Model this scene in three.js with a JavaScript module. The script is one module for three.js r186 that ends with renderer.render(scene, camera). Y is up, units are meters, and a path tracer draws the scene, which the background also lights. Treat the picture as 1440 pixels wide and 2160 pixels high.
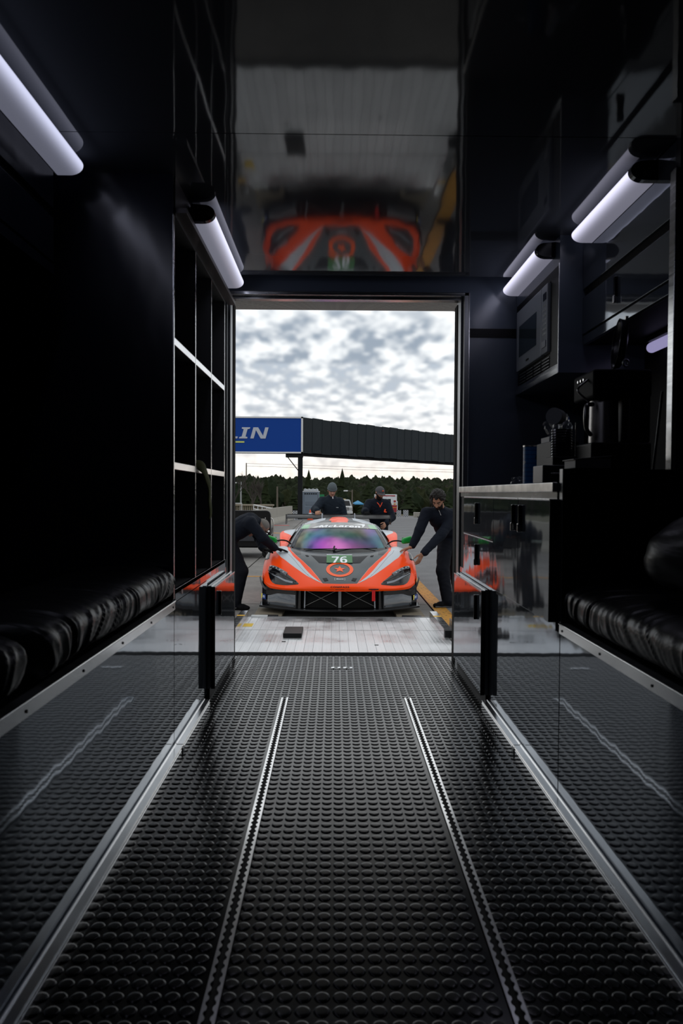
import * as THREE from 'three';
import { mergeGeometries, mergeVertices, toCreasedNormals } from 'three/addons/utils/BufferGeometryUtils.js';
import { RoundedBoxGeometry } from 'three/addons/geometries/RoundedBoxGeometry.js';
import { RectAreaLightUniformsLib } from 'three/addons/lights/RectAreaLightUniformsLib.js';
import { FontLoader } from 'three/addons/loaders/FontLoader.js';
import { TextGeometry } from 'three/addons/geometries/TextGeometry.js';

// ---------------------------------------------------------------- camera, sky, exposure
const scene = new THREE.Scene();
const camera = new THREE.PerspectiveCamera(2 * Math.atan(1080 / 1530) * 180 / Math.PI, 1440 / 2160, 0.05, 2000);
const EYE = 0.92;                                   // eye height above the trailer floor (crouching photographer)
camera.position.set(0, EYE, 0);
camera.rotation.order = 'YXZ';
camera.focus = 9; camera.userData.fStop = 6;
camera.rotation.set(-Math.atan(40 / 1530), -Math.atan(15 / 1530), 0.006);
const renderer = new THREE.WebGLRenderer({ antialias: true });
renderer.toneMapping = THREE.LinearToneMapping;
renderer.toneMappingExposure = 1.26;
renderer.shadowMap.enabled = true;
RectAreaLightUniformsLib.init();

// seeded noise helpers
let seedState = 7;
const rnd = () => { seedState = (seedState * 1664525 + 1013904223) >>> 0; return seedState / 4294967296; };
const rr = (a, b) => a + (b - a) * rnd();
const hash2 = (x, y) => { let h = (x * 374761393 + y * 668265263) | 0; h = Math.imul(h ^ (h >>> 13), 1274126177); return ((h ^ (h >>> 16)) >>> 0) / 4294967296; };
const smooth = (t) => t * t * (3 - 2 * t);
const lerp = (a, b, t) => a + (b - a) * t;
const clamp = (x, a = 0, b = 1) => Math.min(b, Math.max(a, x));
const sstep = (a, b, x) => smooth(clamp((x - a) / (b - a)));
function vnoise(x, y, px = 0, py = 0) {
  const ix = Math.floor(x), iy = Math.floor(y), fx = smooth(x - ix), fy = smooth(y - iy);
  const w = (i, p) => (p ? ((i % p) + p) % p : i);
  const a = hash2(w(ix, px), w(iy, py)), b = hash2(w(ix + 1, px), w(iy, py)), c = hash2(w(ix, px), w(iy + 1, py)), d = hash2(w(ix + 1, px), w(iy + 1, py));
  return lerp(lerp(a, b, fx), lerp(c, d, fx), fy);
}
function fbm(x, y, o = 4, px = 0, py = 0) {
  let s = 0, a = 0.5, n = 0;
  for (let i = 0; i < o; i++) { s += a * vnoise(x + i * 17.3 * (px ? 0 : 1), y, px, py); n += a; a *= 0.5; x *= 2; y *= 2; px *= 2; py *= 2; }
  return s / n;
}

// overcast late-day sky: broken altocumulus sheet, creamy towards the horizon (air and clouds only)
function makeSky() {
  const W = 2048, H = 1024, data = new Float32Array(W * H * 4);
  for (let r = 0; r < H; r++) {
    const el = ((r + 0.5) / H - 0.5) * Math.PI, y = Math.sin(el), ce = Math.cos(el);
    for (let c = 0; c < W; c++) {
      const az = ((c + 0.5) / W - 0.5) * 2 * Math.PI, x = Math.cos(az) * ce, z = Math.sin(az) * ce;
      let R, G, B;
      if (y > -0.01) {
        const yy = Math.max(y, 0) + 0.05, u = x / yy, v = z / yy;
        const big = fbm(u * 1.5 + 5.6, v * 0.6 + 9.7, 3);
        const mid = fbm(u * 10 + 11, v * 4.6 + 4.4, 3);
        const fine = fbm(u * 22 + 40, v * 11 + 1.4, 2);
        const dark0 = sstep(0.30, 0.68, 0.72 * big + 0.28 * mid), tex = sstep(0.28, 0.72, 0.6 * mid + 0.4 * fine);
        let dark = clamp(dark0 * (0.2 + 0.8 * tex) + 0.1 * tex);
        const hz = Math.exp(-Math.max(y, 0) * 22);
        dark *= 1 - 0.7 * hz;
        R = lerp(0.96, 0.26, dark); G = lerp(0.98, 0.315, dark); B = lerp(0.98, 0.385, dark);
        R = lerp(R, 0.93, hz * 0.92); G = lerp(G, 0.78, hz * 0.92); B = lerp(B, 0.64, hz * 0.92);
        const streak = 0.9 + 0.2 * fbm(az * 6, y * 160, 3);
        const k = lerp(1, streak, hz); R *= k; G *= k; B *= k;
      } else { R = 0.13; G = 0.13; B = 0.13; }
      const i = (r * W + c) * 4;
      data[i] = R; data[i + 1] = G; data[i + 2] = B; data[i + 3] = 1;
    }
  }
  const t = new THREE.DataTexture(data, W, H, THREE.RGBAFormat, THREE.FloatType);
  t.mapping = THREE.EquirectangularReflectionMapping; t.magFilter = THREE.LinearFilter; t.minFilter = THREE.LinearFilter;
  t.colorSpace = THREE.LinearSRGBColorSpace; t.wrapS = THREE.RepeatWrapping; t.needsUpdate = true;
  return t;
}
const skyTexture = makeSky();
scene.background = skyTexture; scene.environment = skyTexture;

// ---------------------------------------------------------------- helpers
const taken = new Map();
function numbered(name) { const n = taken.get(name) ?? 0; taken.set(name, n + 1); return n ? name + '_' + String(n).padStart(3, '0') : name; }
const shade = (o) => { o.traverse((m) => { if (m.isMesh) { m.castShadow = true; m.receiveShadow = true; } }); return o; };
function uvMetres(g, s = 1) {                        // box-mapped uv in metres
  if (g.index) g = g.toNonIndexed();
  const p = g.attributes.position, n = g.attributes.normal, uv = new Float32Array(p.count * 2);
  for (let i = 0; i < p.count; i++) {
    const ax = Math.abs(n.getX(i)), ay = Math.abs(n.getY(i)), az = Math.abs(n.getZ(i)), x = p.getX(i), y = p.getY(i), z = p.getZ(i);
    if (ax >= ay && ax >= az) { uv[2 * i] = z * s; uv[2 * i + 1] = y * s; } else if (ay >= az) { uv[2 * i] = x * s; uv[2 * i + 1] = z * s; } else { uv[2 * i] = x * s; uv[2 * i + 1] = y * s; }
  }
  g.setAttribute('uv', new THREE.BufferAttribute(uv, 2));
  return g;
}
function mg(list) {
  list = [].concat(list);
  if (list.length === 1) return list[0];
  const any = list.some((g) => !g.index), color = list.some((g) => g.attributes.color);
  list = list.map((g) => {
    g = any && g.index ? g.toNonIndexed() : g.clone();
    for (const k of Object.keys(g.attributes)) if (!['position', 'normal', 'uv', ...(color ? ['color'] : [])].includes(k)) g.deleteAttribute(k);
    if (!g.attributes.uv) g.setAttribute('uv', new THREE.BufferAttribute(new Float32Array(g.attributes.position.count * 2), 2));
    return g;
  });
  return mergeGeometries(list, false);
}
function obj(name, geoms, mat, parent = scene) {
  const m = new THREE.Mesh(mg(geoms), mat);
  m.name = parent === scene ? numbered(name) : name;
  m.castShadow = m.receiveShadow = true;
  parent.add(m);
  return m;
}
function thing(name, label, category, pos = [0, 0, 0], group) {
  const o = new THREE.Group(); o.name = numbered(name); o.position.set(...pos); scene.add(o);
  o.userData = { label, category }; if (group) o.userData.group = group;
  return o;
}
function tag(o, label, category, group) { o.userData = { ...o.userData, label, category }; if (group) o.userData.group = group; return o; }
function struct(name, geoms, mat, label) { const o = obj(name, geoms, mat); o.userData = { kind: 'structure', label, category: 'structure' }; return o; }
// box given by its extents
function bx(x0, x1, y0, y1, z0, z1, r = 0) {
  const w = Math.abs(x1 - x0), h = Math.abs(y1 - y0), d = Math.abs(z1 - z0);
  r = Math.min(r, w * 0.49, h * 0.49, d * 0.49);
  const g = r > 0 ? new RoundedBoxGeometry(w, h, d, 2, r) : new THREE.BoxGeometry(w, h, d);
  g.translate((x0 + x1) / 2, (y0 + y1) / 2, (z0 + z1) / 2);
  return uvMetres(g);
}
function cyl(r0, r1, h, x, y, z, axis = 'y', seg = 20) {     // r0 top, r1 bottom
  const g = new THREE.CylinderGeometry(r0, r1, h, seg);
  if (axis === 'x') g.rotateZ(-Math.PI / 2); if (axis === 'z') g.rotateX(Math.PI / 2);
  g.translate(x, y, z); return g;
}
function tube(pts, r, seg = 24, rad = 8) { return new THREE.TubeGeometry(new THREE.CatmullRomCurve3(pts.map((p) => new THREE.Vector3(...p))), seg, r, rad, false); }
function bar(a, b, r, rad = 8) {
  const A = new THREE.Vector3(...a), B = new THREE.Vector3(...b), g = new THREE.CylinderGeometry(r, r, A.distanceTo(B), rad);
  g.applyQuaternion(new THREE.Quaternion().setFromUnitVectors(new THREE.Vector3(0, 1, 0), B.clone().sub(A).normalize()));
  g.translate((A.x + B.x) / 2, (A.y + B.y) / 2, (A.z + B.z) / 2); return g;
}
function extrudeZ(pts, depth, bevel = 0) {            // 2-D outline in x/y extruded along +z
  const s = new THREE.Shape(pts.map((p) => new THREE.Vector2(...p)));
  return uvMetres(new THREE.ExtrudeGeometry(s, { depth, bevelEnabled: bevel > 0, bevelSize: bevel, bevelThickness: bevel, bevelSegments: 2, curveSegments: 12 }));
}
function grid(nu, nv, f, close = false) {             // surface f(u,v) -> [x,y,z], uv kept 0..1
  const pos = [], uv = [], idx = [];
  for (let j = 0; j <= nv; j++) for (let i = 0; i <= nu; i++) { pos.push(...f(i / nu, j / nv)); uv.push(i / nu, j / nv); }
  for (let j = 0; j < nv; j++) for (let i = 0; i < nu; i++) { const a = j * (nu + 1) + i, b = a + 1, c = a + nu + 1, d = c + 1; idx.push(a, b, d, a, d, c); }
  const g = new THREE.BufferGeometry();
  g.setAttribute('position', new THREE.Float32BufferAttribute(pos, 3)); g.setAttribute('uv', new THREE.Float32BufferAttribute(uv, 2)); g.setIndex(idx);
  g.computeVertexNormals(); return g;
}
// ---------------------------------------------------------------- textures and materials
function dataTex(w, h, f, srgb = false, rep = [1, 1]) {
  const d = new Uint8Array(w * h * 4);
  for (let y = 0; y < h; y++) for (let x = 0; x < w; x++) { const v = f(x / w, y / h), i = (y * w + x) * 4; const q = Array.isArray(v) ? v : [v, v, v]; d[i] = clamp(q[0]) * 255; d[i + 1] = clamp(q[1]) * 255; d[i + 2] = clamp(q[2]) * 255; d[i + 3] = 255; }
  const t = new THREE.DataTexture(d, w, h); t.magFilter = THREE.LinearFilter; t.minFilter = THREE.LinearFilter;
  t.wrapS = t.wrapT = THREE.RepeatWrapping; t.repeat.set(...rep); if (srgb) t.colorSpace = THREE.SRGBColorSpace; t.needsUpdate = true; return t;
}
function canvasTex(w, h, draw, srgb = true) {
  const c = document.createElement('canvas'); c.width = w; c.height = h; const g = c.getContext('2d'); draw(g, w, h);
  const t = new THREE.CanvasTexture(c); if (srgb) t.colorSpace = THREE.SRGBColorSpace; t.magFilter = THREE.LinearFilter; t.anisotropy = 8; return t;
}
const std = (c, rough, metal = 0, extra = {}) => { const m = new THREE.MeshPhysicalMaterial({ roughness: rough, metalness: metal, ...extra }); Array.isArray(c) ? m.color.setRGB(...c) : m.color.set(c); return m; };
const TAU = Math.PI * 2, waveTex = dataTex(512, 512, (u, v) => 0.5 + 0.16 * Math.sin(TAU * (5 * u + Math.sin(TAU * v) * 0.5)) + 0.12 * Math.sin(TAU * (9 * u + 1 + 0.4 * Math.sin(TAU * 2 * v))) + 0.1 * Math.sin(TAU * (2 * u + 2 * v)) + 0.05 * Math.sin(TAU * (17 * u + 0.3 * Math.sin(TAU * 3 * v + 1))), false, [0.9, 0.9]);
const fineTex = dataTex(256, 256, (u, v) => fbm(u * 24, v * 24, 4, 24, 24), false, [2.2, 2.2]);
const smudge = dataTex(256, 256, (u, v) => 0.35 + 0.65 * fbm(u * 5, v * 5, 5, 5, 5), false, [0.8, 0.8]);
const brushTex = dataTex(256, 256, (u, v) => 0.3 + 0.7 * fbm(u * 4, v * 70, 3, 4, 70), false, [1.5, 3]);
const M = {
  panel: std([0.21, 0.24, 0.28], 0.05, 0.72, { bumpMap: waveTex, bumpScale: 0.0003, ior: 1.7 }),
  ceiling: std([0.07, 0.077, 0.09], 0.05, 0, { bumpMap: waveTex, bumpScale: 0.0002, ior: 1.45 }),
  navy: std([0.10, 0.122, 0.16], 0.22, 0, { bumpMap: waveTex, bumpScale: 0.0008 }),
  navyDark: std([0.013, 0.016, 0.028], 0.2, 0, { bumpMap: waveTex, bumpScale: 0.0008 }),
  shell: std([0.01, 0.01, 0.011], 0.6, 0, { specularIntensity: 0.4 }),
  black: std([0.006, 0.006, 0.007], 0.45, 0, { specularIntensity: 0.4 }),
  blackGloss: std([0.006, 0.006, 0.007], 0.12),
  alu: std([0.62, 0.63, 0.64], 0.32, 1, { roughnessMap: brushTex }),
  aluBright: std([0.97, 0.975, 0.98], 0.3, 0.85, { roughnessMap: smudge }),
  aluDark: std([0.28, 0.29, 0.3], 0.35, 1),
  chrome: std([0.8, 0.8, 0.8], 0.12, 1),
  steel: std([0.5, 0.49, 0.47], 0.25, 1),
  rubberMat: std([0.005, 0.0055, 0.006], 0.3, 0, { specularIntensity: 1, roughnessMap: smudge }),
  rubber: std([0.004, 0.0045, 0.005], 0.2, 0, { specularIntensity: 1 }),
  leather: std([0.010, 0.0105, 0.0115], 0.36, 0, { specularIntensity: 1, bumpMap: fineTex, bumpScale: 0.0008 }),
  shelf: std([0.13, 0.133, 0.135], 0.5, 0, { bumpMap: fineTex, bumpScale: 0.0003 }),
  gap: std([0.004, 0.004, 0.004], 0.9),
};
// ================================================================ the trailer: shell
const XL = -1.22, XR = 1.32, ZB = 2.3, CEIL = 2.02, LW = -0.56, RW = 0.67, DOOR = -3.84, ZD = 3.84;
struct('wall_left', bx(XL - 0.06, XL, -0.3, 2.2, ZB, DOOR - 0.12), M.shell, 'dark side wall of the trailer behind the bench');
struct('wall_right', bx(XR, XR + 0.06, -0.3, 2.2, ZB, DOOR - 0.12), M.shell, 'dark side wall of the trailer behind the kitchenette');
struct('wall_front', bx(XL, XR, -0.3, 2.2, ZB, ZB + 0.06), M.shell, 'closed dark front bulkhead of the trailer');
{ // ceiling of two glossy sheets with a joint, and the recess before the door header
  const c = new THREE.Group(); c.name = 'ceiling'; c.userData = { kind: 'structure', label: 'glossy dark ceiling panels of the trailer mirroring the car', category: 'structure' }; scene.add(c);
  obj('panel', bx(XL, XR, CEIL, CEIL + 0.04, -2.254, ZB), M.ceiling, c);
  obj('panel', bx(XL, XR, CEIL, CEIL + 0.04, -2.258, -3.70), M.ceiling, c);
  obj('recess', [bx(XL, XR, CEIL + 0.1, CEIL + 0.2, ZB, DOOR - 0.12)], M.gap, c);
  obj('joint_strip', bx(XL, XR, CEIL + 0.006, CEIL + 0.03, -2.25, -2.262), M.gap, c);
}
{ // door wall with its navy panels around the opening
  const w = new THREE.Group(); w.name = 'wall_rear'; w.userData = { kind: 'structure', label: 'navy rear wall panels around the open doorway', category: 'structure' }; scene.add(w);
  obj('header_panel', bx(-0.60, 0.70, 1.965, 2.14, DOOR, DOOR - 0.1), M.navy, w);
  obj('side_panel', bx(0.70, XR, 0, 2.14, DOOR, DOOR - 0.1), M.navy, w);
  obj('side_panel', bx(XL, -0.60, 0, 2.14, DOOR, DOOR - 0.1), M.navy, w);
  obj('stripe', bx(0.70, XR, 1.743, 1.79, DOOR + 0.003, DOOR), M.black, w);
}
{ // aluminium door frame: outer casing and inner stop on three sides
  const f = new THREE.Group(); f.name = 'trim_1'; f.userData = { kind: 'structure', label: 'thin aluminium frame around the open rear doorway', category: 'structure' }; scene.add(f);
  const x0 = -0.555, x1 = 0.665, yt = 1.945;
  obj('jamb', [bx(x0 - 0.03, x0 - 0.012, 0, yt + 0.03, DOOR + 0.012, DOOR - 0.1, 0.002), bx(x0 - 0.012, x0, 0, yt + 0.012, DOOR - 0.03, DOOR - 0.16, 0.002)], M.aluDark, f);
  obj('jamb', [bx(x1 + 0.012, x1 + 0.035, 0, yt + 0.03, DOOR + 0.012, DOOR - 0.1, 0.002), bx(x1, x1 + 0.012, 0, yt + 0.012, DOOR - 0.03, DOOR - 0.16, 0.002)], M.aluDark, f);
  obj('head', [bx(x0 - 0.03, x1 + 0.035, yt + 0.012, yt + 0.03, DOOR + 0.012, DOOR - 0.1, 0.002), bx(x0, x1, yt, yt + 0.012, DOOR - 0.03, DOOR - 0.08, 0.002)], M.alu, f);
  obj('seal', [bx(x0 - 0.01, x0 + 0.004, 0, yt, DOOR - 0.12, DOOR - 0.2), bx(x1 - 0.004, x1 + 0.01, 0, yt, DOOR - 0.12, DOOR - 0.2)], M.gap, f);
  obj('edge_bead', [bx(x0 - 0.034, x0 - 0.03, 0, yt + 0.03, DOOR + 0.016, DOOR - 0.02), bx(x1 + 0.035, x1 + 0.039, 0, yt + 0.03, DOOR + 0.016, DOOR - 0.02)], M.aluBright, f);
}
{ // rear outside of the trailer: body panels each side, galvanised beam over the opening
  const e = new THREE.Group(); e.name = 'wall_outer_rear'; e.userData = { kind: 'structure', label: 'rear outside of the trailer with its weathered steel beam', category: 'structure' }; scene.add(e);
  const dark = std([0.05, 0.05, 0.055], 0.5);
  obj('body_panel', bx(XL - 0.06, -0.62, -0.3, 3.9, DOOR - 0.12, DOOR - 0.3), dark, e);
  obj('body_panel', bx(0.73, XR + 0.06, -0.3, 3.9, DOOR - 0.12, DOOR - 0.3), dark, e);
  obj('body_panel', bx(-0.62, 0.73, 2.2, 3.9, DOOR - 0.12, DOOR - 0.24), dark, e);
  const beamTex = dataTex(512, 128, (u, v) => {
    const n = fbm(u * 60, v * 10, 4, 60, 10), f2 = fbm(u * 160, v * 34, 3, 160, 34); let s = 0.42 + 0.3 * n + 0.2 * (f2 - 0.5);
    for (let k = 0; k < 14; k++) { const dx = (u - (k + 0.5 + 0.25 * (hash2(k, 3) - 0.5)) / 14) * 1.35, dy = (v - 0.42 + 0.1 * hash2(k, 8)) * 0.3; if (dx * dx + dy * dy < 2.2e-5) s = 0.03; }
    if (vnoise(u * 24 + 3 * v, v * 3) > 0.93) s *= 0.5;
    return [s, s * 0.985, s * 0.95];
  }, true, [0.74, 2.6]);
  // upper rear hatch swung up and out over the tail lift
  const hatch = new THREE.Group(); hatch.name = 'door_1'; hatch.userData = { kind: 'structure', label: 'raised upper rear hatch of the trailer, weathered underside over the doorway', category: 'structure' }; scene.add(hatch);
  const HL = 4.35, tilt = Math.atan2(1.171, 5.03), put1 = (g) => g.rotateX(tilt).translate(0, 1.986, -3.97);
  obj('hatch_panel', put1(bx(-1.22, 1.35, 0, 0.06, 0, -HL, 0.004)), std([1, 1, 1], 0.75, 0.1, { map: beamTex }), hatch);
  obj('hatch_frame', put1(mg([bx(-1.25, -1.2, -0.004, 0.1, 0, -HL), bx(1.33, 1.38, -0.004, 0.1, 0, -HL), bx(-1.25, 1.38, 0.0, 0.1, -HL + 0.02, -HL - 0.03)])), M.aluDark, hatch);
  for (const x of [-1.23, 1.36]) obj('gas_strut', bar([x, 1.5, DOOR - 0.31], [x, 2.33, -5.5], 0.022, 10), M.steel, hatch);
  obj('roof', bx(XL - 0.06, XR + 0.06, 2.2, 2.3, ZB + 0.06, DOOR - 0.12), M.shell, e);
  obj('underside', bx(XL - 0.06, XR + 0.06, -0.3, -0.07, ZB + 0.06, DOOR - 0.2), M.shell, e);
}
// ---------------------------------------------------------------- floor with round rubber studs
{
  const f = new THREE.Group(); f.name = 'floor'; f.userData = { kind: 'structure', label: 'black studded rubber floor of the trailer aisle', category: 'structure' }; scene.add(f);
  const g2 = 0.0015;
  obj('subfloor', bx(XL, XR, -0.07, -0.006, ZB, -4.07), M.gap, f);
  const mats = [[-0.8, 0.9, -3.22 + g2, 2.2], [-0.8, -0.41 - g2, -4.07, -3.22 - g2], [-0.41 + g2, 0.513 - g2, -4.07, -3.22 - g2], [0.513 + g2, 0.9, -4.07, -3.22 - g2]];
  for (const [x0, x1, z0, z1] of mats) obj('floor_mat', bx(x0, x1, -0.006, 0, z0, z1), M.rubberMat, f);
  obj('sill', bx(-0.6, 0.7, -0.12, 0.002, -4.07, -4.165, 0.006), std([0.012, 0.012, 0.013], 0.85, 0, { specularIntensity: 0.1 }), f);
  const R = 0.0152, Hs = 0.0028, prof = [[0, Hs], [R * 0.45, Hs * 0.995], [R * 0.7, Hs * 0.95], [R * 0.84, Hs * 0.82], [R * 0.94, Hs * 0.52], [R, 0]].map((p) => new THREE.Vector2(p[0], p[1]));
  const stud = new THREE.LatheGeometry(prof.reverse(), 14);
  const pitchX = 0.0341, pitchZ = 0.0362, spots = [];
  for (let j = 0; ; j++) {
    const z = -4.05 + j * pitchZ; if (z > 0.6) break;
    for (let i = 0; i < 37; i++) {
      const x = -0.563 + i * pitchX;
      if (Math.abs(x + 0.216) < 0.0225 || Math.abs(x - 0.332) < 0.0225) { if (z > -3.24) continue; }
      if (x > 0.66) continue;
      spots.push([x, z]);
    }
  }
  const vis = spots.filter(([x, z]) => z < -1.27).sort((a, b) => b[1] - a[1]), near = vis.slice(0, 300), rest = spots.filter((s) => !near.includes(s));
  for (const [x, z] of near) { const m = new THREE.Mesh(stud, M.rubber); m.name = 'stud'; m.position.set(x, 0, z); m.castShadow = m.receiveShadow = true; f.add(m); }
  const im = new THREE.InstancedMesh(stud, M.rubber, rest.length); im.name = 'studs'; im.userData.kind = 'stuff'; im.receiveShadow = im.castShadow = true;
  const mm = new THREE.Matrix4(); rest.forEach(([x, z], i) => im.setMatrixAt(i, mm.makeTranslation(x, 0, z))); f.add(im);
  for (const x of [0.012, 0.075]) { obj('anchor_plate', [bx(x - 0.024, x + 0.024, 0.0005, 0.0045, -3.80, -3.77, 0.001)], M.aluBright, f); obj('anchor_slot', bx(x - 0.008, x + 0.01, 0.0045, 0.005, -3.792, -3.778), M.gap, f); }
}
// ---------------------------------------------------------------- lashing tracks let into the floor
function track(xc, label) {
  const o = thing('cargo_track', label, 'floor track', [xc, 0, -3.22], 'lashing tracks in the floor'), P = 0.0254, n = 150, half = 0.0148;
  const strip = (s) => {
    const pts = [[s * half, 0]];
    for (let k = n - 1; k >= 0; k--) pts.splice(1, 0);
    const inner = [];
    for (let k = 0; k < n; k++) for (let q = 0; q < 10; q++) { const t = (q / 10 - 0.5) * P; inner.push([s * Math.max(0.0052, Math.sqrt(Math.max(0, 0.0098 ** 2 - t * t))), (k + q / 10) * P]); }
    const sh = new THREE.Shape([new THREE.Vector2(s * half, 0), ...inner.map((p) => new THREE.Vector2(...p)), new THREE.Vector2(s * half, n * P)]);
    const g = new THREE.ExtrudeGeometry(sh, { depth: 0.0035, bevelEnabled: false }); g.rotateX(Math.PI / 2); g.translate(0, 0.0062, 0); return uvMetres(g);
  };
  obj('flange', strip(-1), M.aluBright, o); obj('flange', strip(1), M.aluBright, o);
  obj('channel', [bx(-half, half, 0.0003, 0.0012, 0, n * P), bx(-half, -half + 0.002, 0, 0.0045, 0, n * P), bx(half - 0.002, half, 0, 0.0045, 0, n * P)], std([0.02, 0.019, 0.017], 0.7, 0.4), o);
}
track(-0.216, 'perforated aluminium lashing track in the floor toward the open shelving side');
track(0.332, 'perforated aluminium lashing track in the floor toward the kitchenette side');

// ---------------------------------------------------------------- aluminium floor rails along both benches
function floorRail(s, wall, label) {
  const o = thing('floor_rail', label, 'rail', [wall, 0, 0], 'rails at the foot of the cabinets');
  const seg = (z0, z1) => [[0, 0.001, 0.03, 0.034], [0.003, 0.03, 0.03, 0.034], [0.001, 0.026, 0.002, 0.006], [0.024, 0.031, 0.002, 0.02], [0.012, 0.016, 0.006, 0.014]].map(([a, b, y0, y1]) => bx(s * a, s * b, y0 * 0.9, y1 * 0.9, z0, z1, 0.0008));
  const bead = (z0, z1) => [cyl(0.0085, 0.0085, z1 - z0, s * 0.021, 0.018, (z0 + z1) / 2, 'z', 16), cyl(0.004, 0.004, z1 - z0, s * 0.005, 0.031, (z0 + z1) / 2, 'z', 12)];
  obj('rail_section', [...seg(-3.1, -2.545), ...bead(-3.1, -2.545)], M.aluBright, o); obj('rail_section', [...seg(-2.54, 1.2), ...bead(-2.54, 1.2)], M.aluBright, o);
  obj('splice', [bx(s * 0.02, s * 0.034, 0.001, 0.021, -2.56, -2.53, 0.001)], M.aluDark, o);
  for (let k = 0; k < 7; k++) obj('screw', cyl(0.003, 0.003, 0.002, s * 0.0275, 0.0205, -2.9 + k * 0.42, 'y', 8), M.aluDark, o);
}
floorRail(1, LW, 'bright aluminium rail along the floor under the bench on the shelving side');
floorRail(-1, RW, 'bright aluminium rail along the floor under the kitchenette cabinets and its bench');

// ---------------------------------------------------------------- benches and leather cushions
function bench(s, wall, back, zEnd, label) {
  const o = thing('bench', label, 'bench'), T = 0.012;
  obj('front_panel', bx(wall, wall - s * T, 0.03, 0.51, zEnd + 0.002, 1.2), M.panel, o);
  obj('plinth', bx(wall - s * 0.02, wall - s * 0.04, 0, 0.03, zEnd, 1.2), M.black, o);
  obj('seat_board', bx(wall - s * 0.004, back, 0.515, 0.535, zEnd, 1.2), M.black, o);
  obj('edge_trim', [bx(wall + s * 0.004, wall - s * 0.004, 0.508, 0.536, zEnd, 1.2, 0.0015), bx(wall + s * 0.007, wall - s * 0.022, 0.535, 0.54, zEnd, 1.2, 0.002)], M.aluBright, o);
  for (let k = 0; k < 9; k++) obj('screw', cyl(0.0035, 0.0035, 0.002, wall + s * 0.005, 0.521, zEnd + 0.03 + k * 0.3, 'x', 8), M.black, o);
}
bench(1, LW, XL + 0.03, -2.54, 'glossy dark bench base with aluminium edge under the bolster cushions beside the open shelving');
bench(-1, RW, XR - 0.03, -2.13, 'glossy dark bench base with aluminium edge next to the kitchenette partition');
function bolster(wall, s, z0, z1, top, label, seed, wrinkle) { // upholstered edge of a seat cushion, gathered in folds
  const L = Math.abs(z1 - z0), W = 0.34, Hh = top - 0.546, nl = Math.round(L * 420), nc = 40;
  const g = grid(nc, nl, (u, v) => {
    const zz = v * L, e = Math.min(zz, L - zz), endR = Math.min(1, e / 0.045), k = Math.sqrt(Math.max(0.0001, 1 - (1 - endR) ** 2));
    const a = Math.PI * 2 * u, c = Math.cos(a), sn = Math.sin(a), sup = 3.2;
    const r = Math.pow(Math.pow(Math.abs(c), sup) + Math.pow(Math.abs(sn), sup), -1 / sup);
    let x = c * r * W / 2, y = sn * r * Hh / 2;
    const front = clamp(-c * 0.5 + 0.6), slant = zz + 0.05 * sn * Math.sin(zz * 9 + seed) + 0.03 * sn;
    const n1 = fbm(slant * 34 + seed * 13, u * 1.3, 2), n2 = fbm(slant * 60 + seed * 29, u * 1.6, 1);
    const fold = (Math.pow(1 - Math.abs(2 * n1 - 1), 1.6) - 0.5) * 0.014 + (n2 - 0.5) * 0.006;
    const amp = wrinkle * front * (0.5 + 0.9 * Math.exp(-e * 6));
    x += c * fold * amp; y += sn * fold * amp;
    return [wall - s * (0.012) - s * (W / 2 + x * k) * 1, 0.546 + Hh / 2 + y * (0.82 + 0.18 * k) * (e < 0.001 ? 0 : 1), z0 + (z1 - z0) * v];
  });
  const o = obj('bench_cushion', uvKeep(g, L, 0.9), M.leather); tag(o, label, 'cushion', 'black leather bench cushions'); return o;
}
function uvKeep(g, a, b) { const uv = g.attributes.uv; for (let i = 0; i < uv.count; i++) uv.setXY(i, uv.getX(i) * b, uv.getY(i) * a); return g; }
bolster(LW + 0.022, 1, -2.53, -1.37, 0.665, 'long wrinkled black leather seat cushion ending at the open shelving', 1, 1.0);
bolster(LW + 0.022, 1, -1.33, -0.35, 0.665, 'black leather seat cushion nearest the viewer on the shelving side, cut by the frame', 2, 1.0);
bolster(RW - 0.022, -1, -2.10, -0.75, 0.66, 'long wrinkled black leather seat cushion beside the kitchenette partition', 3, 0.7);
{ // slumped leather back cushion on the kitchenette-side bench
  const g = new THREE.SphereGeometry(1, 48, 32), p = g.attributes.position;
  for (let i = 0; i < p.count; i++) {
    let x = p.getX(i), y = p.getY(i), z = p.getZ(i);
    const f = fbm(z * 2.2 + 5, x * 2.2 + y, 3) - 0.5, peak = Math.max(0, y) ** 2 * Math.exp(-((z - 0.35) ** 2) * 3);
    const q = Math.pow(x * x * x * x + y * y * y * y + z * z * z * z, -0.25) * 0.35 + 0.65;
    x *= q; y *= q; z *= q;
    p.setXYZ(i, x * 0.2 * (1 + 0.25 * f), y * 0.105 * (1 + 0.3 * f) + 0.075 * peak, z * 0.30 * (1 + 0.15 * f));
  }
  g.rotateZ(0.22); g.rotateY(0.5); g.translate(0.99, 0.782, -1.62); g.computeVertexNormals();
  tag(obj('back_cushion', g, M.leather), 'slumped black leather back cushion leaning on the kitchenette-side bench', 'cushion');
}
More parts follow.
